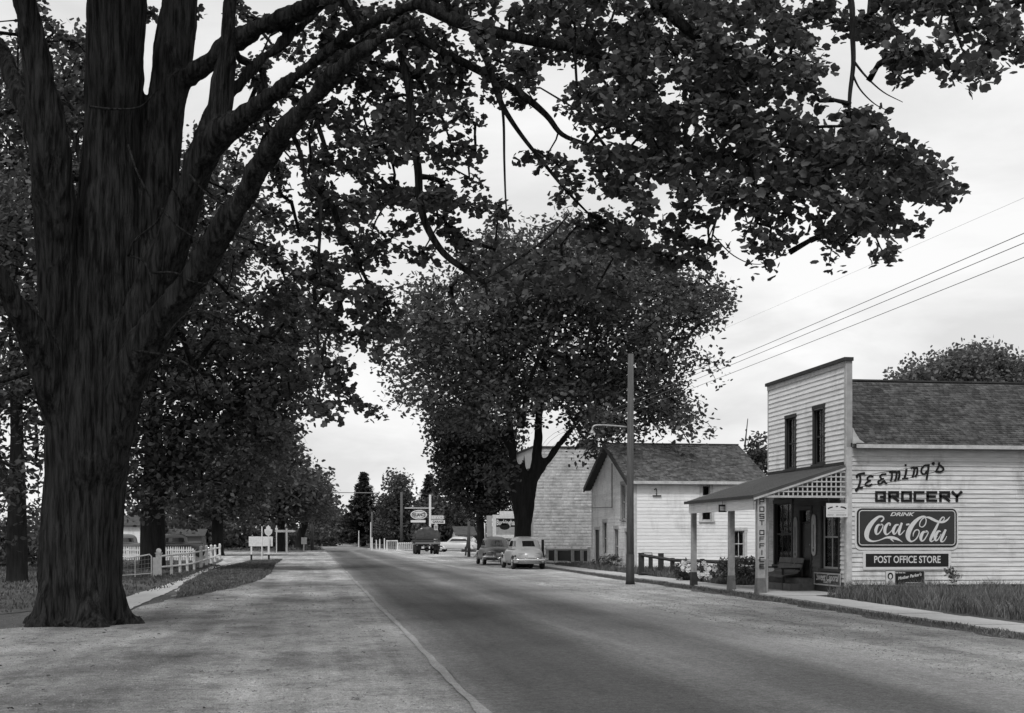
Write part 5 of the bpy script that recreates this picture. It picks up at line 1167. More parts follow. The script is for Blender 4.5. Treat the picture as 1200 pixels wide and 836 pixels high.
# a person in pale clothes by the trees
def person(label, px_, D, h=1.75):
    v = P(px_, 640, D); t = thing('person', label, 'person', (v.x, v.y, 0)); k = h/1.75
    J = [(0,0,.93),(0,0,1.15),(0,0,1.38),(0,.01,1.5),(0,.02,1.62),(.09,0,.88),(.11,-.02,.48),(.12,0,.07),(.13,-.14,.03),(-.09,0,.88),(-.12,.12,.48),(-.13,.22,.10),(-.14,.10,.03),(.19,0,1.38),(.27,-.02,1.12),(.24,-.16,.90),(-.19,0,1.38),(-.27,.03,1.12),(-.25,-.05,.86)]
    E = [(0,1),(1,2),(2,3),(3,4),(0,5),(5,6),(6,7),(7,8),(0,9),(9,10),(10,11),(11,12),(2,13),(13,14),(14,15),(2,16),(16,17),(17,18)]
    R = [.14,.13,.15,.055,.09,.10,.07,.045,.04,.10,.07,.045,.04,.07,.05,.035,.07,.05,.035]
    me = bpy.data.meshes.new('body'); me.from_pydata([(a*k, b*k, c*k) for a, b, c in J], E, []); me.update(); o = bpy.data.objects.new('body', me); COL.objects.link(o)
    sk = o.modifiers.new('skin', 'SKIN')
    for i, r in enumerate(R): me.skin_vertices[0].data[i].radius = (r*k, r*k*.8)
    me.skin_vertices[0].data[0].use_root = True
    o.modifiers.new('sub', 'SUBSURF').levels = 1; bpy.context.view_layer.update()
    m2 = bpy.data.meshes.new_from_object(o.evaluated_get(bpy.context.evaluated_depsgraph_get())); bpy.data.objects.remove(o); m2.name = 'body'
    m2.materials.clear(); m2.materials.append(mat('pale_work_clothes', .5, .8, .1, 5)); o = bpy.data.objects.new('body', m2); COL.objects.link(o); o.parent = t
    m_ = MB(); m_.ball((v.x, v.y+.03, 1.66*k), .105, 10, 7, (.85, 1, 1)); m_.build('hair', M_DARKTRIM, t, True)
person('person in pale clothes standing under the small maple', 555, 152)

# ------------------------------------------------------------------ TREES
_m = [(-75,.42),(-40,.40),(0,.57),(32,.40),(52,.54),(90,.60),(128,.54),(150,.40),(180,.57),(222,.42)]
MAPLE_V = np.array([(0, .04, .03)]+[(r*cos(radians(a)), r*sin(radians(a)), -.16*r*abs(cos(radians(a)))-.05*(1+sin(radians(a*3)))) for a, r in _m])
MAPLE_T = np.array([(0, 1+i, 1+(i+1) % len(_m)) for i in range(len(_m))])
LEAF5_V = np.array([(0,-.5,0),(.34,-.12,-.06),(.22,.30,-.1),(0,.62,-.12),(-.24,.28,-.1),(-.34,-.14,-.05)]); LEAF5_T = np.array([(0,1,2),(0,2,3),(0,3,4),(0,4,5)])
TWIG_V = np.array([(0,-.5,0),(.30,-.05,-.05),(0,.55,-.1),(-.30,0,-.05),(.15,.1,.02),(.55,.25,-.15),(.3,.62,-.1),(-.15,.1,.02),(-.6,.2,-.12),(-.35,.6,-.1)])
TWIG_T = np.array([(0,1,2),(0,2,3),(4,5,6),(7,9,8)])
def leaf_cloud(name, C, size, n_per, rad, T, m, parent, flat=.65, squash=.7, rng=None, keep=0, droop=-.25):
    rng = rng or RNG; Vt, Tt = T; n = len(C)*n_per
    c = np.repeat(C, n_per, 0)+np.clip(rng.normal(0, 1, (n, 3)), -1.55, 1.55)*rad*np.array([1, 1, squash])*.55
    yaw = rng.uniform(0, 2*pi, n); tx = rng.normal(0, flat, n)+droop; ty = rng.normal(0, flat, n); s_ = size*rng.uniform(.6, 1.25, n)
    v = Vt[None]*s_[:, None, None]
    def rotx(v, a): ca, sa = np.cos(a)[:, None], np.sin(a)[:, None]; return np.stack([v[..., 0], v[..., 1]*ca-v[..., 2]*sa, v[..., 1]*sa+v[..., 2]*ca], -1)
    def roty(v, a): ca, sa = np.cos(a)[:, None], np.sin(a)[:, None]; return np.stack([v[..., 0]*ca+v[..., 2]*sa, v[..., 1], -v[..., 0]*sa+v[..., 2]*ca], -1)
    def rotz(v, a): ca, sa = np.cos(a)[:, None], np.sin(a)[:, None]; return np.stack([v[..., 0]*ca-v[..., 1]*sa, v[..., 0]*sa+v[..., 1]*ca, v[..., 2]], -1)
    v = rotz(roty(rotx(v, tx), ty), yaw)+c[:, None, :]
    k = len(Vt); pick = []
    if keep:      # the nearest (largest in the picture) leaves become objects of their own
        d = np.hypot(c[:, 0], c[:, 1]-0)+rng.uniform(0, 3, n); px_ = 600+F*((c[:, 0]*CA-c[:, 1]*SA)/(c[:, 0]*SA+c[:, 1]*CA)); py_ = 629.5-F*(c[:, 2]-CAMH)/(c[:, 0]*SA+c[:, 1]*CA)
        d[(px_ < 0) | (px_ > 1200) | (py_ < 0)] += 1000; idx = np.argsort(d)[:keep]; pick = idx
        base_me = bpy.data.meshes.new('leaf'); base_me.from_pydata([tuple(q) for q in Vt], [], [tuple(int(i) for i in q) for q in Tt]); base_me.materials.append(m)
        for i in idx:
            o = bpy.data.objects.new('leaf', base_me); COL.objects.link(o); o.parent = parent; o.location = Vector(c[i])-wloc(parent)
            R_ = Matrix.Rotation(yaw[i], 3, 'Z') @ Matrix.Rotation(ty[i], 3, 'Y') @ Matrix.Rotation(tx[i], 3, 'X'); o.rotation_euler = R_.to_euler(); o.scale = (s_[i],)*3
        mask = np.ones(n, bool); mask[idx] = False; v = v[mask]; n = mask.sum()
    f = (np.arange(n)[:, None, None]*k+Tt[None]).reshape(-1, 3)
    o = np_mesh(name, v.reshape(-1, 3), f, m, parent, per=len(Tt)); o['kind'] = 'stuff'; return o
from mathutils import noise as mnoise
def fuse_tree(mb, t, bark, vox=.045):
    sc = 1 if vox < .08 else .8
    """trunk and main limbs grown into one skin, then furrowed like old maple bark"""
    o = mb.build('trunk', bark, t); r = o.modifiers.new('remesh', 'REMESH'); r.mode = 'VOXEL'; r.voxel_size = vox
    bpy.context.view_layer.update(); me = bpy.data.meshes.new_from_object(o.evaluated_get(bpy.context.evaluated_depsgraph_get())); old = o.data; o.data = me; me.name = 'trunk'
    bm = bmesh.new(); bm.from_mesh(me)
    for _ in range(9): bmesh.ops.smooth_vert(bm, verts=bm.verts, factor=.5, use_axis_x=True, use_axis_y=True, use_axis_z=True)
    bm.normal_update(); W0 = wloc(t)
    kn = P(102, 548, 24.3)
    for v in bm.verts:
        p = v.co+W0; q = mnoise.noise(Vector((p.x*.8, p.y*.8, p.z*.35)))*.5
        n1 = mnoise.noise(Vector((p.x*4.6+q, p.y*4.6+q, p.z*.62))); n2 = mnoise.noise(Vector((p.x*10+7, p.y*10, p.z*1.7))); n3 = mnoise.noise(Vector((p.x*1.1, p.y*1.1, p.z*.4+4))); n4 = mnoise.noise(Vector((p.x*3, p.y*3, p.z*3)))
        amp = min(1, .35+p.z*.0+.65*(1 if p.z < 9 else .8))
        g = math.exp(-((p-kn).length/.22)**2)*.16-math.exp(-((p-kn).length/.09)**2)*.07
        root = max(0, 1-p.z/.9)**1.5*.20*sin(math.atan2(p.y-W0.y, p.x-W0.x)*5+1)
        v.co += v.normal*(amp*(.13*(.22-abs(n1))+.05*(.25-abs(n2))+.09*n3+.02*n4)*sc+(g+root)*(sc > .9))
    bm.to_mesh(me); bm.free(); me.polygons.foreach_set('use_smooth', [True]*len(me.polygons)); me.materials.clear(); me.materials.append(bark)
def tree(name, label, base, limbs, C, leaf, n_per, rad, T, m, bark, group=None, r0=.008, flat=.65, ridge=None, seg=16, keep=0, cat='tree', trunkn=1, link=True, rseg=5, crown='crown', fuse=0, vox=.042, droop=-.25):
    """limbs: list of (points, radii); C: clump centres grown onto the limbs"""
    t = thing(name, label, cat, base, group); nodes = []; nr = []
    if fuse:
        m_ = MB()
        for pts, rad_ in limbs[:fuse]:
            q = cr([(*p, r) for p, r in zip(pts, rad_)], rseg); m_.tube([tuple(a[:3]) for a in q], [max(a[3], .03) for a in q], 20)
        fuse_tree(m_, t, bark, vox)
    for k, (pts, rad_) in enumerate(limbs):
        q = cr([(*p, r) for p, r in zip(pts, rad_)], rseg); m_ = MB()
        if k >= fuse: m_.tube([tuple(a[:3]) for a in q], [max(a[3], .004) for a in q], seg if k < trunkn+6 else 8, ridge=ridge if k < trunkn+6 else None); k >= fuse and m_.build('trunk' if k < trunkn else 'limb', bark, t, True)
        for i, a in enumerate(q):
            if k >= trunkn or i > len(q)*.5: nodes.append(a[:3]); nr.append(a[3])
    if link and len(C):
        Nn = np.array(nodes); P0 = len(Nn); allp = np.zeros((P0+len(C)*2, 3)); allp[:P0] = Nn; cnt = P0
        d0 = np.sqrt(((C[:, None, :]-Nn[None])**2).sum(-1)).min(1) if len(C)*len(Nn) < 4e7 else np.zeros(len(C)); order = np.argsort(d0)
        par = {}; load = {}
        segs = []
        for ci in order:
            c = C[ci]; dd = ((allp[:cnt]-c)**2).sum(1); j = int(dd.argmin()); L_ = math.sqrt(dd[j])
            mid = (allp[j]+c)/2+RNG.normal(0, .08*L_, 3)+np.array([0, 0, .06*L_]); allp[cnt] = mid; allp[cnt+1] = c; par[cnt] = j; par[cnt+1] = cnt; cnt += 2
        ld = np.ones(cnt)
        for i in range(cnt-1, P0-1, -1):
            if par[i] >= P0: ld[par[i]] += ld[i]
        V = []; k3 = 4; Fq = []; nb = 0
        for i in range(P0, cnt):
            j = par[i]; a, b = allp[j], allp[i]; ra = r0*ld[i]**.42*1.1; rb = r0*ld[i]**.42*.85
            d = b-a; l = np.linalg.norm(d)
            if l < 1e-4: continue
            d /= l; u = np.cross(d, (0, 0, 1) if abs(d[2]) < .9 else (1, 0, 0)); u /= np.linalg.norm(u); w_ = np.cross(d, u)
            for (p, r) in ((a, ra), (b, rb)):
                for k in range(k3): th = 2*pi*k/k3; V.append(p+r*(cos(th)*u+sin(th)*w_))
            for k in range(k3): Fq.append((nb+k, nb+(k+1) % k3, nb+k3+(k+1) % k3, nb+k3+k))
            nb += 2*k3
        o = np_mesh('branches', np.array(V), np.array(Fq), bark, t, 4); o['kind'] = 'stuff'
    if len(C): leaf_cloud(crown, C, leaf, n_per, rad, T, m, t, flat, keep=keep, droop=droop)
    return t
def pl_(D, *pts):      # photo points at a depth: (px, py[, D])
    return [tuple(P(p[0], p[1], p[2] if len(p) > 2 else D)) for p in pts]
DF = 1.9
def blob(D, dr, ells, step=1.0, dens=1.0, spurs=0):
    dens *= DF
    """clump centres in a union of ellipsoids given as (px, py, rx, ry) at depth D; dr = half depth in metres"""
    out_ = []
    for e in ells:
        px_, py_, rx, ry = e[:4]; Dc = e[4] if len(e) > 4 else D; dd = e[5] if len(e) > 5 else dr; dn = e[6] if len(e) > 6 else 1
        k = Dc/F; vol = 4/3*pi*rx*k*ry*k*dd; n = int(vol*dens*dn/step**3)+1
        u = RNG.normal(0, 1, (n, 3)); u /= np.linalg.norm(u, axis=1)[:, None]; r = RNG.uniform(0, 1, n)**(1/2.4)
        lump = 1+.10*np.sin(u[:, 0]*7+px_)+.10*np.sin(u[:, 2]*8+py_)
        u *= (r*lump)[:, None]
        for a in u: out_.append(P(px_+a[0]*rx, py_-a[2]*ry, Dc+a[1]*dd))
    if spurs:
        ctr = np.mean([tuple(q) for q in out_], 0); base = [out_[i] for i in RNG.integers(0, len(out_), spurs*6)]; base.sort(key=lambda q: -np.linalg.norm(np.array(q)-ctr)); 
        for q in base[:spurs]:
            dv = Vector(np.array(q)-ctr).normalized()+Vector(RNG.normal(0, .35, 3)); dv.z *= .6; s_ = Vector(q)
            for j in range(RNG.integers(3, 7)): s_ = s_+dv*.42+Vector((0, 0, -.05*j)); out_.append(s_.copy())
    return np.array([tuple(q) for q in out_])

# ---- T1: the huge foreground maple
def ridge1(th, q): return 1+.05*sin(th*7+q.z*.35)+.035*sin(th*13+q.z*.8+1)+.02*sin(th*29+q.z*2)
D1 = 25.0
L1 = [
 (pl_(D1, (93,742), (93,728), (94,700), (95,650), (97,600), (100,550), (102,500), (108,450), (120,400), (128,340), (132,280)), [1.05, .86, .78, .74, .72, .71, .72, .72, .66, .55, .45]),
 (pl_(D1, (112,470), (118,380), (124,320), (128,250), (130,180), (133,100), (136,20), (138,-60), (142,-140)), [.66, .64, .60, .57, .55, .54, .52, .48, .42]),
 (pl_(D1, (82,500,24.9), (74,400,24.7), (68,310,24.5), (60,220,24.2), (54,150,24), (40,60,23.8), (30,0,23.6), (20,-60,23.5)), [.42, .44, .38, .35, .33, .23, .20, .16]),
 (pl_(D1, (138,470,25.2), (160,360,25.2), (178,270,25.3), (188,190,25.3), (197,110,25.4), (206,40,25.5), (214,-40,25.6)), [.40, .45, .42, .38, .36, .33, .28]),
 (pl_(D1, (135,470,24.7), (180,345,24.5), (207,270,24.3), (228,200,24.1), (252,150,24), (262,90,23.9), (268,30,23.8), (272,-40,23.6)), [.34, .38, .34, .28, .22, .20, .17, .13]),
 (pl_(D1, (122,560,24.7), (155,440,24.3), (196,370,23.8), (228,325,23.4), (258,272,23), (285,228,22.6), (310,185,22.2), (337,150,21.8), (364,118,21.4), (395,85,21), (440,50,20.5), (500,22,20), (570,0,19.6), (640,-20,19.3)), [.28, .32, .29, .26, .24, .22, .19, .165, .13, .10, .08, .06, .05, .03]),
 (pl_(D1, (230,195,24), (252,163,23.8), (295,130,23.4), (337,98,23), (375,68,22.6), (410,40,22.2), (470,12,21.8), (540,-8,21.4), (640,-25,20.8), (760,-30,20), (880,-20,19.5), (1000,-14,19)), [.20, .20, .17, .14, .115, .095, .08, .07, .065, .06, .055, .04]),
 (pl_(D1, (192,200,25.3), (207,110,25.2), (235,80,25), (280,45,24.8), (337,20,24.4), (400,-8,24), (520,-50,23.5), (700,-70,22)), [.26, .20, .17, .17, .16, .14, .12, .08]),
 (pl_(D1, (238,165,24), (268,112,24.2), (305,72,24.4), (345,38,24.6), (380,5,24.8)), [.2, .14, .11, .09, .07]),
 (pl_(D1, (75,500,24.6), (48,415,24.2), (18,355,23.6), (-25,290,23.2)), [.25, .27, .22, .15]),
 (pl_(D1, (58,200,24.1), (40,150,24.5), (20,105,24.9), (0,60,25.3), (-30,10,25.6)), [.22, .17, .15, .14, .1]),
 (pl_(22, (445,20), (470,28), (512,57), (570,87), (610,110), (640,135), (659,158), (690,170)), [.10, .08, .07, .07, .065, .05, .04, .03]),
 (pl_(21.5, (495,5), (545,28), (610,45), (675,57), (720,68), (770,75), (830,80)), [.12, .11, .09, .08, .06, .05, .03]),
 (pl_(21.5, (540,10), (558,45), (572,75), (583,110), (592,130), (612,160), (640,195), (665,225), (691,252)), [.07, .065, .055, .05, .045, .035, .03, .025, .015]),
 (pl_(21.5, (585,100), (590,140), (591,190), (593,240), (597,268)), [.03, .022, .018, .014, .01]),
 (pl_(22, (470,60), (480,110), (485,165), (490,200), (492,235), (500,265), (520,297), (548,318), (568,330), (580,322), (590,318)), [.07, .065, .065, .065, .062, .06, .055, .05, .045, .03, .02]),
 (pl_(22, (568,330), (571,345)), [.03, .015]),
 (pl_(22, (344,160), (352,180), (360,215), (375,238), (374,300), (376,330)), [.04, .035, .03, .03, .02, .012]),
 (pl_(20, (740,-25), (800,30), (850,70), (870,100), (876,150), (878,185), (884,218), (905,212), (930,196), (956,185)), [.09, .08, .07, .06, .05, .05, .045, .035, .03, .02]),
 (pl_(19.5, (878,185), (905,165), (931,155), (960,149), (990,148), (1026,146)), [.04, .03, .027, .023, .018, .01]),
 (pl_(19, (990,-20), (998,5), (999,40), (1000,75), (996,110), (995,138)), [.05, .045, .04, .035, .03, .02]),
 (pl_(19, (999,70), (1015,90), (1035,108), (1058,120)), [.02, .014, .009, .005]), (pl_(19, (998,85), (1008,105), (1025,122), (1043,131)), [.018, .012, .008, .005]),
 (pl_(19, (990,-14), (1060,-5), (1110,8), (1140,18), (1180,5), (1230,-10)), [.06, .05, .04, .035, .03, .02]),
 (pl_(20.5, (860,210), (840,255), (832,285), (815,300)), [.03, .02, .012, .006]), (pl_(20.5, (835,275), (860,300), (890,310), (925,296)), [.012, .009, .006, .004]),
 (pl_(20.5, (840,255), (828,290), (835,320), (850,345)), [.012, .008, .006, .003]),
 (pl_(21, (690,170), (712,200), (735,225), (760,238)), [.03, .03, .02, .01]), (pl_(21, (560,330), (585,318), (640,280), (668,250)), [.0, .02, .02, .01]),
]
# coverage of the overhanging crown, one digit per 40 x 40 pixel cell of the view, top row first
GRID = ["221112224888677788888896466788",
        "322000024886564579998784024133",
        "222000034976641447899961003020",
        "211000135787620136888622540000",
        "111000136788620135888558983000",
        "111001246787630013575578997400",
        "111001346776521014553356764000",
        "111002467886322224432010230000",
        "122002567875122222100000000000",
        "122002667771000000000000000000",
        "122002455520000000000000000000",
        "121001334410000000000000000000",
        "011001133310000000000000000000"]
cl = []
for r, row in enumerate(GRID):
    for c, ch in enumerate(row):
        dval = int(ch)/9; D = 24.5-5.5*min(max((c-9)/14, 0), 1)
        nc = dval**1.35*((15.5 if 15 < c < 23 and r < 5 else 14.5) if c > 8 else 11)*(D/20)**-.2; nc = int(nc)+(RNG.random() < nc % 1)
        if nc == 0: continue
        # clumps come in little sprays
        k = 0
        while k < nc:
            cx, cy = c*40+RNG.uniform(-4, 40), r*40+RNG.uniform(-8, 36); Dd = D+RNG.uniform(-2.2, 2.2) if c > 8 else 26.5+RNG.uniform(-1, 3)
            ang = RNG.normal(.35, .55); ns_ = RNG.integers(3, 7); st = RNG.uniform(8, 13)*(20/Dd)
            for j in range(ns_):
                gi, gj = int(cy//40), int(cx//40)
                if not (0 <= gi < len(GRID) and 0 <= gj < 30) or GRID[gi][gj] != '0' or j == 0:
                    cl.append(tuple(P(cx+RNG.normal(0, 2.5), cy+RNG.normal(0, 2), Dd))); k += 1
                cx += cos(ang)*st; cy += sin(ang)*st; ang += RNG.uniform(.0, .22); Dd += RNG.normal(0, .12)
# crown above and beside the frame, its unseen top thickened to shade the ground
for _ in range(3600):
    u = RNG.normal(0, 1, 3); u /= np.linalg.norm(u); u *= RNG.uniform(0, 1)**.4; q = np.array([-2.5+u[0]*12, 25+u[1]*12, 15.5+u[2]*6]); Dq = q[0]*SA+q[1]*CA
    if Dq > 8 and q[2] > 1.6+.40*Dq+.5: cl.append(tuple(q)) if RNG.random() < .5 else None
for _ in range(500):
    cl.append(tuple(P(RNG.uniform(-500, 1250), -RNG.uniform(10, 420), RNG.uniform(17, 31))))
for _ in range(260):
    cl.append(tuple(P(RNG.uniform(-650, -20), RNG.uniform(0, 480), RNG.uniform(20, 30))))
b1 = P(93, 742, D1)
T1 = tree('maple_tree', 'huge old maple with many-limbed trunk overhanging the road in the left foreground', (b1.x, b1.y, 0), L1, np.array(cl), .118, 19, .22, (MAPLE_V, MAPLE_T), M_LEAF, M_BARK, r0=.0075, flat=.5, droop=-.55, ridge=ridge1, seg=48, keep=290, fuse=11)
# bare shoots on the trunk and its knot
for pts in [[(150,300),(158,282),(182,262),(192,245)], [(190,245),(205,262),(222,275),(240,283)], [(152,300),(168,306),(176,322),(178,335)], [(105,125),(135,128),(165,125),(185,105)], [(150,170),(160,200),(175,230)], [(225,285),(215,250),(205,225),(190,215)], [(222,205),(240,225),(262,240)], [(180,320),(205,320),(225,330),(245,333)],
            [(190,400),(215,372),(240,366),(270,380),(300,405),(330,425),(350,440),(375,470)], [(150,410),(200,418),(230,435),(245,455)]]:
    m_ = MB(); q = [P(a, b, 23.9-.25*i-(.3 if a > 185 else 0)) for i, (a, b) in enumerate(pts)]; m_.tube([tuple(p) for p in cr(q, 5)], [.022*(1-i/(5*len(pts)+2))+.004 for i in range(5*(len(q)-1)+1)], 5); m_.build('shoot', M_BARK, T1, True)


# ---- T2: roadside maple in the middle
def ridge2(th, q): return 1+.05*sin(th*5+q.z*.4)+.03*sin(th*11+q.z)
D2 = 72.0
b2 = P(612, 700, D2)
def keep_px(C, lo, hi):
    px_ = 600+F*((C[:, 0]*CA-C[:, 1]*SA)/(C[:, 0]*SA+C[:, 1]*CA)); return C[(px_ > lo) & (px_ < hi)]
L2_ = [(pl_(D2, (611,702), (611,690), (612,660), (612,630), (613,605), (613,570), (614,535), (612,500)), [.75, .56, .51, .49, .44, .24, .12, .05]),
 (pl_(D2, (609,620), (603,575), (600,520), (596,480), (592,430), (590,380), (592,330)), [.28, .27, .25, .22, .18, .13, .07]),
 (pl_(D2, (615,620), (624,570), (630,520), (632,470), (638,425), (648,370), (655,320), (658,280)), [.32, .29, .26, .24, .20, .15, .10, .05]),
 (pl_(D2, (628,560), (645,535), (668,505), (700,470), (740,430), (790,400)), [.24, .20, .17, .14, .10, .05]),
 (pl_(D2, (600,530), (580,500), (555,478), (520,470), (480,470)), [.2, .17, .13, .09, .04]),
 (pl_(D2, (594,450), (560,420), (520,390), (490,380)), [.16, .12, .08, .04]), (pl_(D2, (640,420), (690,370), (740,330), (800,320)), [.16, .12, .08, .04]),
 (pl_(D2, (633,470), (660,440), (700,420)), [.14, .1, .05]), (pl_(D2, (592,380,70), (560,340,69), (540,310,68)), [.12, .08, .04]),
 (pl_(D2, (612,500,70), (620,450,67), (640,400,65), (650,380,64)), [.15, .12, .08, .04]), (pl_(D2, (610,500,74), (600,450,77), (590,400,80)), [.15, .1, .05])]
C2 = blob(D2, 7.5, [(640,305,70,55), (600,330,85,60), (700,320,80,60), (560,380,90,60), (650,390,110,80), (755,350,80,55), (810,355,45,40,D2,4), (760,410,75,55), (730,470,70,42), (775,485,35,24,D2,3),
    (690,455,60,40), (528,420,50,45), (510,380,40,38), (540,468,48,38), (590,460,60,45), (660,462,34,24), (672,508,18,18,D2,3,.5), (690,510,32,26,D2,3), (478,462,18,12,D2,2,.6), (495,505,14,10,D2,2,.5), (462,470,14,7,D2,2,.5), (730,510,50,20,D2,3,.6), (835,345,22,20,D2,2,.6), (835,430,14,18,D2,2,.5), (850,350,16,10,D2,2,.6), (845,375,14,10,D2,2,.6), (770,520,26,12,D2,2,.5), (470,425,14,8,D2,2,.5), (500,345,30,28,D2,3,.4), (820,320,24,14,D2,2,.5), (480,395,16,16,D2,2,.3), (560,300,30,22,D2,3,.6), (690,535,14,14,D2,2,.5), (550,495,36,26,D2,4), (592,505,22,28,70,2,.8), (585,545,16,22,71,2,.7), (700,500,28,18,D2,3,.7)], 1.0, .35, 75)
C2 = keep_px(C2, 438, 850)
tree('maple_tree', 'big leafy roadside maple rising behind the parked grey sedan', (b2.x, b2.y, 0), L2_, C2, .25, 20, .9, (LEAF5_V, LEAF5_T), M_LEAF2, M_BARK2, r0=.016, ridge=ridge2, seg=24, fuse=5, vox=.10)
# ---- T2b: smaller dense maple
D3 = 100; b3 = P(563.5, 655, D3)
C3 = blob(D3, 3.6, [(530,520,26,30), (522,492,20,22), (575,545,24,30), (552,540,36,34), (538,572,28,24), (575,580,30,28), (522,555,14,24), (555,510,28,24), (590,560,20,24), (568,598,22,10), (545,485,30,22), (585,520,26,28)], 1.0, 1.0)
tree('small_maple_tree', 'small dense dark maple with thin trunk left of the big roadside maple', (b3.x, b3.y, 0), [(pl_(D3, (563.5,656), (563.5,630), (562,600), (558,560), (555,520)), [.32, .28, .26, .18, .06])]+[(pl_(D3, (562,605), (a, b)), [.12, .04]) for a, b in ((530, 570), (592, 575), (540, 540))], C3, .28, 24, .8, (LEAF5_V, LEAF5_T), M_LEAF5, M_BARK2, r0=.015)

# ---- left background trees
def simple(label, px_, D, rtr, ytop_tr, ells, dens=.3, leaf=.32, n_per=20, rad=1.2, m=None, dr=5, T=(LEAF5_V, LEAF5_T), lean=0, name='shade_tree', limbs=True, cat='tree', group='background trees'):
    yb = 629.5+F*CAMH/D; b = P(px_, yb, D); yc = np.mean([e[1] for e in ells])
    L_ = [(pl_(D, (px_, yb+2), (px_, yb-6), (px_+lean*.3, (yb+ytop_tr)/2), (px_+lean, ytop_tr), (px_+lean*1.4, min(yc, ytop_tr-20))), [rtr*1.4, rtr*1.05, rtr, rtr*.9, rtr*.3])]
    if limbs:
        for e in ells[:5]: L_.append((pl_(D, (px_+lean, ytop_tr), ((px_+lean+e[0])/2, (ytop_tr+e[1])/2-8, (D+(e[4] if len(e) > 4 else D))/2), (e[0], e[1], e[4] if len(e) > 4 else D)), [rtr*.5, rtr*.3, rtr*.08]))
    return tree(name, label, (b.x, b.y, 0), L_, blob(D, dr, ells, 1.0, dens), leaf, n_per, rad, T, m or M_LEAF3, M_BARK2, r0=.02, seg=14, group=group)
simple('dark spreading maple with stout trunk just behind the tube gate', 179, 66, .60, 590, [(235,470,85,65), (180,500,80,70), (300,455,70,60), (260,400,80,60), (340,420,60,60), (200,420,70,60), (215,550,70,42), (290,520,60,40), (165,580,55,30), (325,365,45,55), (318,480,40,35), (150,450,40,60), (250,330,50,50), (200,350,50,50)], .30, .27, 22, 1.15, dr=5)
simple('dark leafy tree behind the left side of the giant trunk', 20, 48, .36, 600, [(10,330,70,60), (20,440,60,60), (-30,520,60,60), (20,560,45,40), (-60,400,60,70), (25,250,40,50), (-40,260,60,60), (60,500,40,40), (-20,620,50,22), (45,330,30,70), (15,240,60,50), (40,430,30,60)], .42, .22, 22, 1.0, dr=4)
simple('tree seen between the upper limbs of the giant maple', -70, 60, .5, 560, [(60,130,60,55), (100,80,50,50), (90,220,60,70), (15,180,55,70), (200,260,60,70), (230,330,60,50), (-40,250,80,90), (-60,420,80,90), (240,210,45,60), (280,270,45,50), (20,100,50,60), (0,300,50,60)], .42, .26, 22, 1.2, dr=5)
simple('round dark tree over the blank board sign', 255, 118, .5, 605, [(255,540,45,38), (225,570,40,30), (290,560,40,36), (260,590,50,22), (310,530,34,40), (215,600,24,20)], .24, .42, 20, 1.7, dr=6)
simple('leafy tree behind the finger signpost', 329.5, 150, .38, 600, [(315,535,38,38), (340,565,30,28), (300,560,34,36), (330,595,48,16), (360,580,26,20), (300,500,26,30), (285,590,26,18)], .22, .5, 22, 2.0, dr=8)
simple('leaning-limbed tree at the far left road edge by the crossarm pole', 350, 175, .5, 610, [(362,565,24,18), (378,582,14,14), (350,580,26,24), (386,600,8,10), (368,600,18,14)], .2, .5, 20, 1.4, dr=7, lean=8)
simple('far tree above the distant truck at the road end', 392, 300, .5, 625, [(384,608,18,14), (398,616,14,10), (372,612,12,14)], .12, .7, 18, 1.8, dr=9)
simple('broad pale green tree in the gap beyond the road end', 412, 330, .5, 628, [(412,620,18,10), (400,626,16,7), (430,626,16,7), (380,628,14,8)], .12, .7, 18, 1.8, m=M_LEAF4, dr=8)
simple('tall oval dark tree right of the spruce and behind the bare pole', 466, 215, .6, 628, [(466,580,18,20), (460,600,22,22), (474,600,20,22), (466,622,26,10), (466,564,10,10)], .24, .5, 20, 1.5, dr=6)
simple('dark bushy tree behind the station signs', 520, 200, .6, 630, [(516,602,18,18), (528,618,22,14), (505,620,14,14), (535,600,14,18), (545,612,8,8)], .2, .6, 20, 2.2, dr=7)
simple('large round-topped tree rising behind the grocery roof', 1118, 92, .5, 560, [(1120,455,72,38), (1085,455,40,24), (1165,450,40,34), (1130,432,50,20), (1152,422,30,16), (1190,450,30,28)], .75, .30, 26, 1.2, m=M_LEAF4, dr=5)
simple('small dark tree top between the white house and the store', 884, 100, .2, 560, [(886,530,12,20), (893,545,12,20), (880,545,9,14)], 1.5, .3, 22, .9, dr=2)
# shrubs along the back of the left lawn so that the ground ends in hedge, not bare horizon
def hedge(label, pxa, pxb, D, ytop, m, leaf=.3, n=60, group='hedges and thickets at the back', cat='thicket'):
    yb = 629.5+F*CAMH/D; c = []
    for i in range(n):
        px_ = RNG.uniform(pxa, pxb); u = RNG.uniform(0, 1); c.append(tuple(P(px_, yb-(yb-ytop)*u*RNG.uniform(.6, 1.05), D+RNG.uniform(-2.5, 2.5))))
    a = P((pxa+pxb)/2, yb, D); t = thing('thicket', label, cat, (a.x, a.y, 0), group); leaf_cloud('foliage', np.array(c), leaf, 26, leaf*4.2, (LEAF5_V, LEAF5_T), m, t, .8)
hedge('dark thicket at the back of the left lawn', -60, 60, 75, 600, M_LEAF3, .3, 130)
hedge('low dark hedge beyond the board sign', 212, 345, 185, 612, M_LEAF3, .6, 170)
hedge('dark bushes behind the picket fence cars', 60, 260, 175, 598, M_LEAF3, .6, 260)
hedge('far bushes at the left end of the road', 345, 385, 235, 622, M_LEAF3, .6, 70)
hedge('far belt of trees right of the road end', 384, 470, 400, 616, M_LEAF3, 1.0, 150)
hedge('dark bushes behind the filling station', 470, 565, 215, 612, M_LEAF3, .6, 150)
hedge('bushes behind the white house yard', 900, 1300, 120, 590, M_LEAF3, .4, 140)
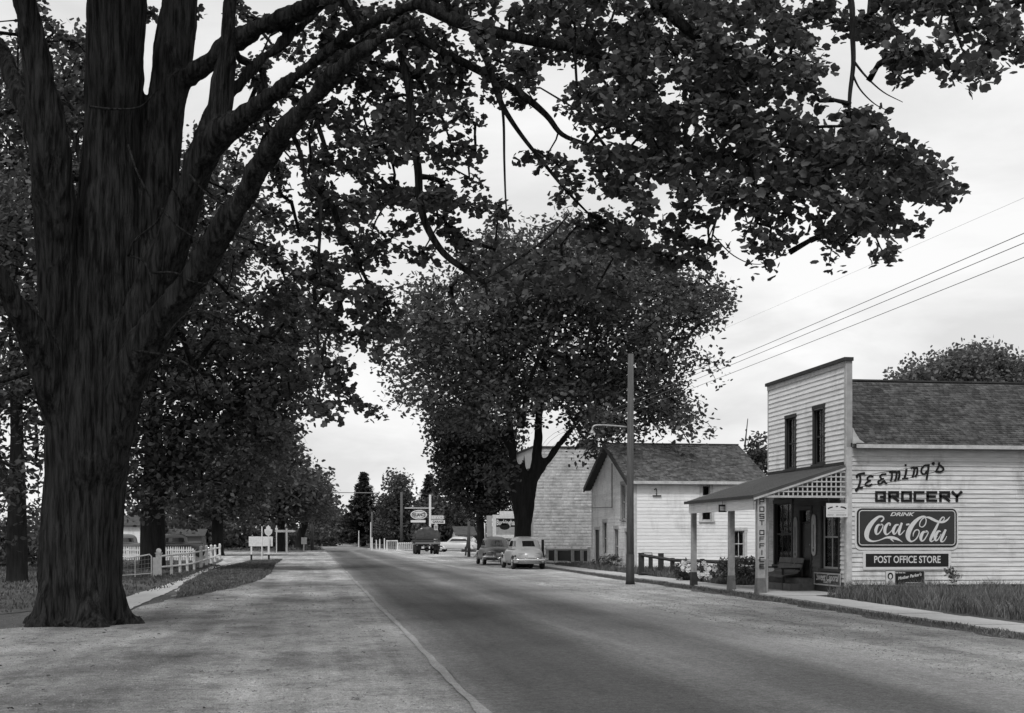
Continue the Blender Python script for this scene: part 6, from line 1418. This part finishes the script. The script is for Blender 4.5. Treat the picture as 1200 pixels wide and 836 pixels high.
def woods(label, pts, m, leaf=1.6):
    c = []
    for (x0, y0, x1, y1, h, n) in pts:
        for i in range(n):
            t_ = RNG.random(); c.append((x0+(x1-x0)*t_+RNG.normal(0, 5), y0+(y1-y0)*t_+RNG.normal(0, 5), RNG.uniform(0, h)))
    o = leaf_cloud('woodland', np.array(c), leaf, 16, 5, (LEAF5_V, LEAF5_T), m, None, .9); o['label'] = label; o['category'] = 'woodland'
woods('far wood closing the horizon on every side', [(-300, 420, 0, 520, 13, 420), (0, 520, 300, 500, 13, 400), (60, 300, 300, 260, 14, 260), (-300, 420, -160, 90, 14, 300), (300, 260, 330, 60, 14, 200)], M_LEAF3)

# ---- spruces
def spruce(label, px_, D, ytop, rbot_px, ybot=None):
    yb = 629.5+F*CAMH/D; b = P(px_, yb, D); H = P(px_, ytop, D).z; R = 1.35*rbot_px*D/F; t = thing('spruce_tree', label, 'tree', (b.x, b.y, 0), 'spruces at the far end of the road')
    m_ = MB(); m_.tube([(b.x, b.y, -.1), (b.x, b.y, H*.5), (b.x, b.y, H)], [.45, .26, .03], 10); m_.build('trunk', M_BARK2, t, True)
    V = []; Tt = []; n = 0; C = []; bm_ = MB(); z = H*.14
    while z < H*.99:
        fr_ = 1-z/H; L_ = R*1.25*(fr_**1.15)*random.uniform(.75, 1.12)+.15; nb = 9 if fr_ > .2 else 5; a0 = random.uniform(0, 6)
        for k in range(nb):
            a = a0+2*pi*k/nb+random.uniform(-.25, .25); l = L_*random.uniform(.7, 1.15); dz = -.28*l
            tip = (b.x+cos(a)*l, b.y+sin(a)*l, z+dz+.12*l); bm_.tube([(b.x, b.y, z), (b.x+cos(a)*l*.5, b.y+sin(a)*l*.5, z+dz*.7), tip], [.06, .04, .01], 3, cap=False)
            for s_ in np.linspace(.15, 1, max(3, int(l/.42))):
                C.append((b.x+cos(a)*l*s_, b.y+sin(a)*l*s_, z+dz*s_+.1*l*s_*s_))
        z += .62*(.55+.6*fr_)
    o = bm_.build('branches', M_BARK2, t); o['kind'] = 'stuff'
    leaf_cloud('crown', np.array(C)  , .6, 9, .42, (TWIG_V, TWIG_T), M_NEEDLE, t, .45, .6)
spruce('tall dark spruce standing beside the road end left of the bare pole', 426, 230, 553, 27)
spruce('tall spruce partly hidden by the station signs', 503, 235, 556, 26)
spruce('smaller spruce in the gap left of the oval tree', 446, 300, 590, 14)

# ---- garden plants
def shrub(label, px_, py0, D, w_, h, leaf, n, m, name='shrub', flowers=0):
    b = P(px_, 629.5+F*CAMH/D, D); t = thing(name, label, 'shrub', (b.x, b.y, 0)); u = RNG.normal(0, 1, (n, 3)); u /= np.linalg.norm(u, axis=1)[:, None]; u *= (RNG.uniform(.4, 1, n)**.5)[:, None]
    C = np.array([(b.x+a[0]*w_, b.y+a[1]*w_*.6, max(.06, h*.5+a[2]*h*.5)) for a in u]); leaf_cloud('foliage', C, leaf, 24, leaf*2.0, (LEAF5_V, LEAF5_T), m, t, .8)
    if flowers:
        fme = None
        for i in range(flowers):
            a = random.uniform(pi, 2*pi); rr_ = random.uniform(.2, 1.05); x, y_, z = b.x+cos(a)*w_*rr_, b.y-w_*.6-.16, h*random.uniform(.25, 1.0); s_ = random.uniform(.07, .12)
            if fme is None:
                f_ = MB(); k = 8
                for j in range(k):
                    a1, a2, a3 = 2*pi*(j-.4)/k, 2*pi*j/k, 2*pi*(j+.4)/k; f_.add([(0,0,0),(cos(a1)*.8,.0,sin(a1)*.8),(cos(a2),-.15,sin(a2)),(cos(a3)*.8,0,sin(a3)*.8)], [(0,1,2,3)])
                f_.ball((0, -.12, 0), .3, 8, 5, (1, .5, 1)); o = f_.build('flower', M_FENCE, t); fme = o.data; bpy.data.objects.remove(o)
                for v_ in fme.vertices: v_.co += wloc(t)
            inst('flower', fme, t, (x, y_, z), (random.uniform(-.5, .5), 0, random.uniform(-.6, .6)), (s_, s_, s_))
shrub('dark bush covered with round white blooms behind the far porch post', 808, 0, 49, .55, .75, .09, 34, M_LEAF3, 'flowering_bush', 16)
shrub('low bush with big white blooms right of the far porch post', 831, 0, 48, .62, .62, .09, 30, M_LEAF3, 'flowering_bush', 22)
shrub('dense dark rounded shrub left of the middle porch post', 853, 0, 47.5, .42, .9, .09, 40, M_LEAF3)
shrub('dense dark shrub between the middle and near porch posts', 876, 0, 47, .62, .95, .09, 50, M_LEAF3)
shrub('weedy shrub at the foot of the house front wall', 719, 0, 66, .5, .7, .1, 26, M_LEAF4)
shrub('low weeds beneath the left window of the white house', 707, 0, 70, .5, .6, .1, 20, M_LEAF4)
shrub('small weed clump against the grocery side wall', 1113, 0, 36.0, .25, .8, .07, 10, M_LEAF4)
shrub('thin weed stalks near the small tea sign', 1121, 0, 36.2, .15, .75, .06, 6, M_LEAF4)
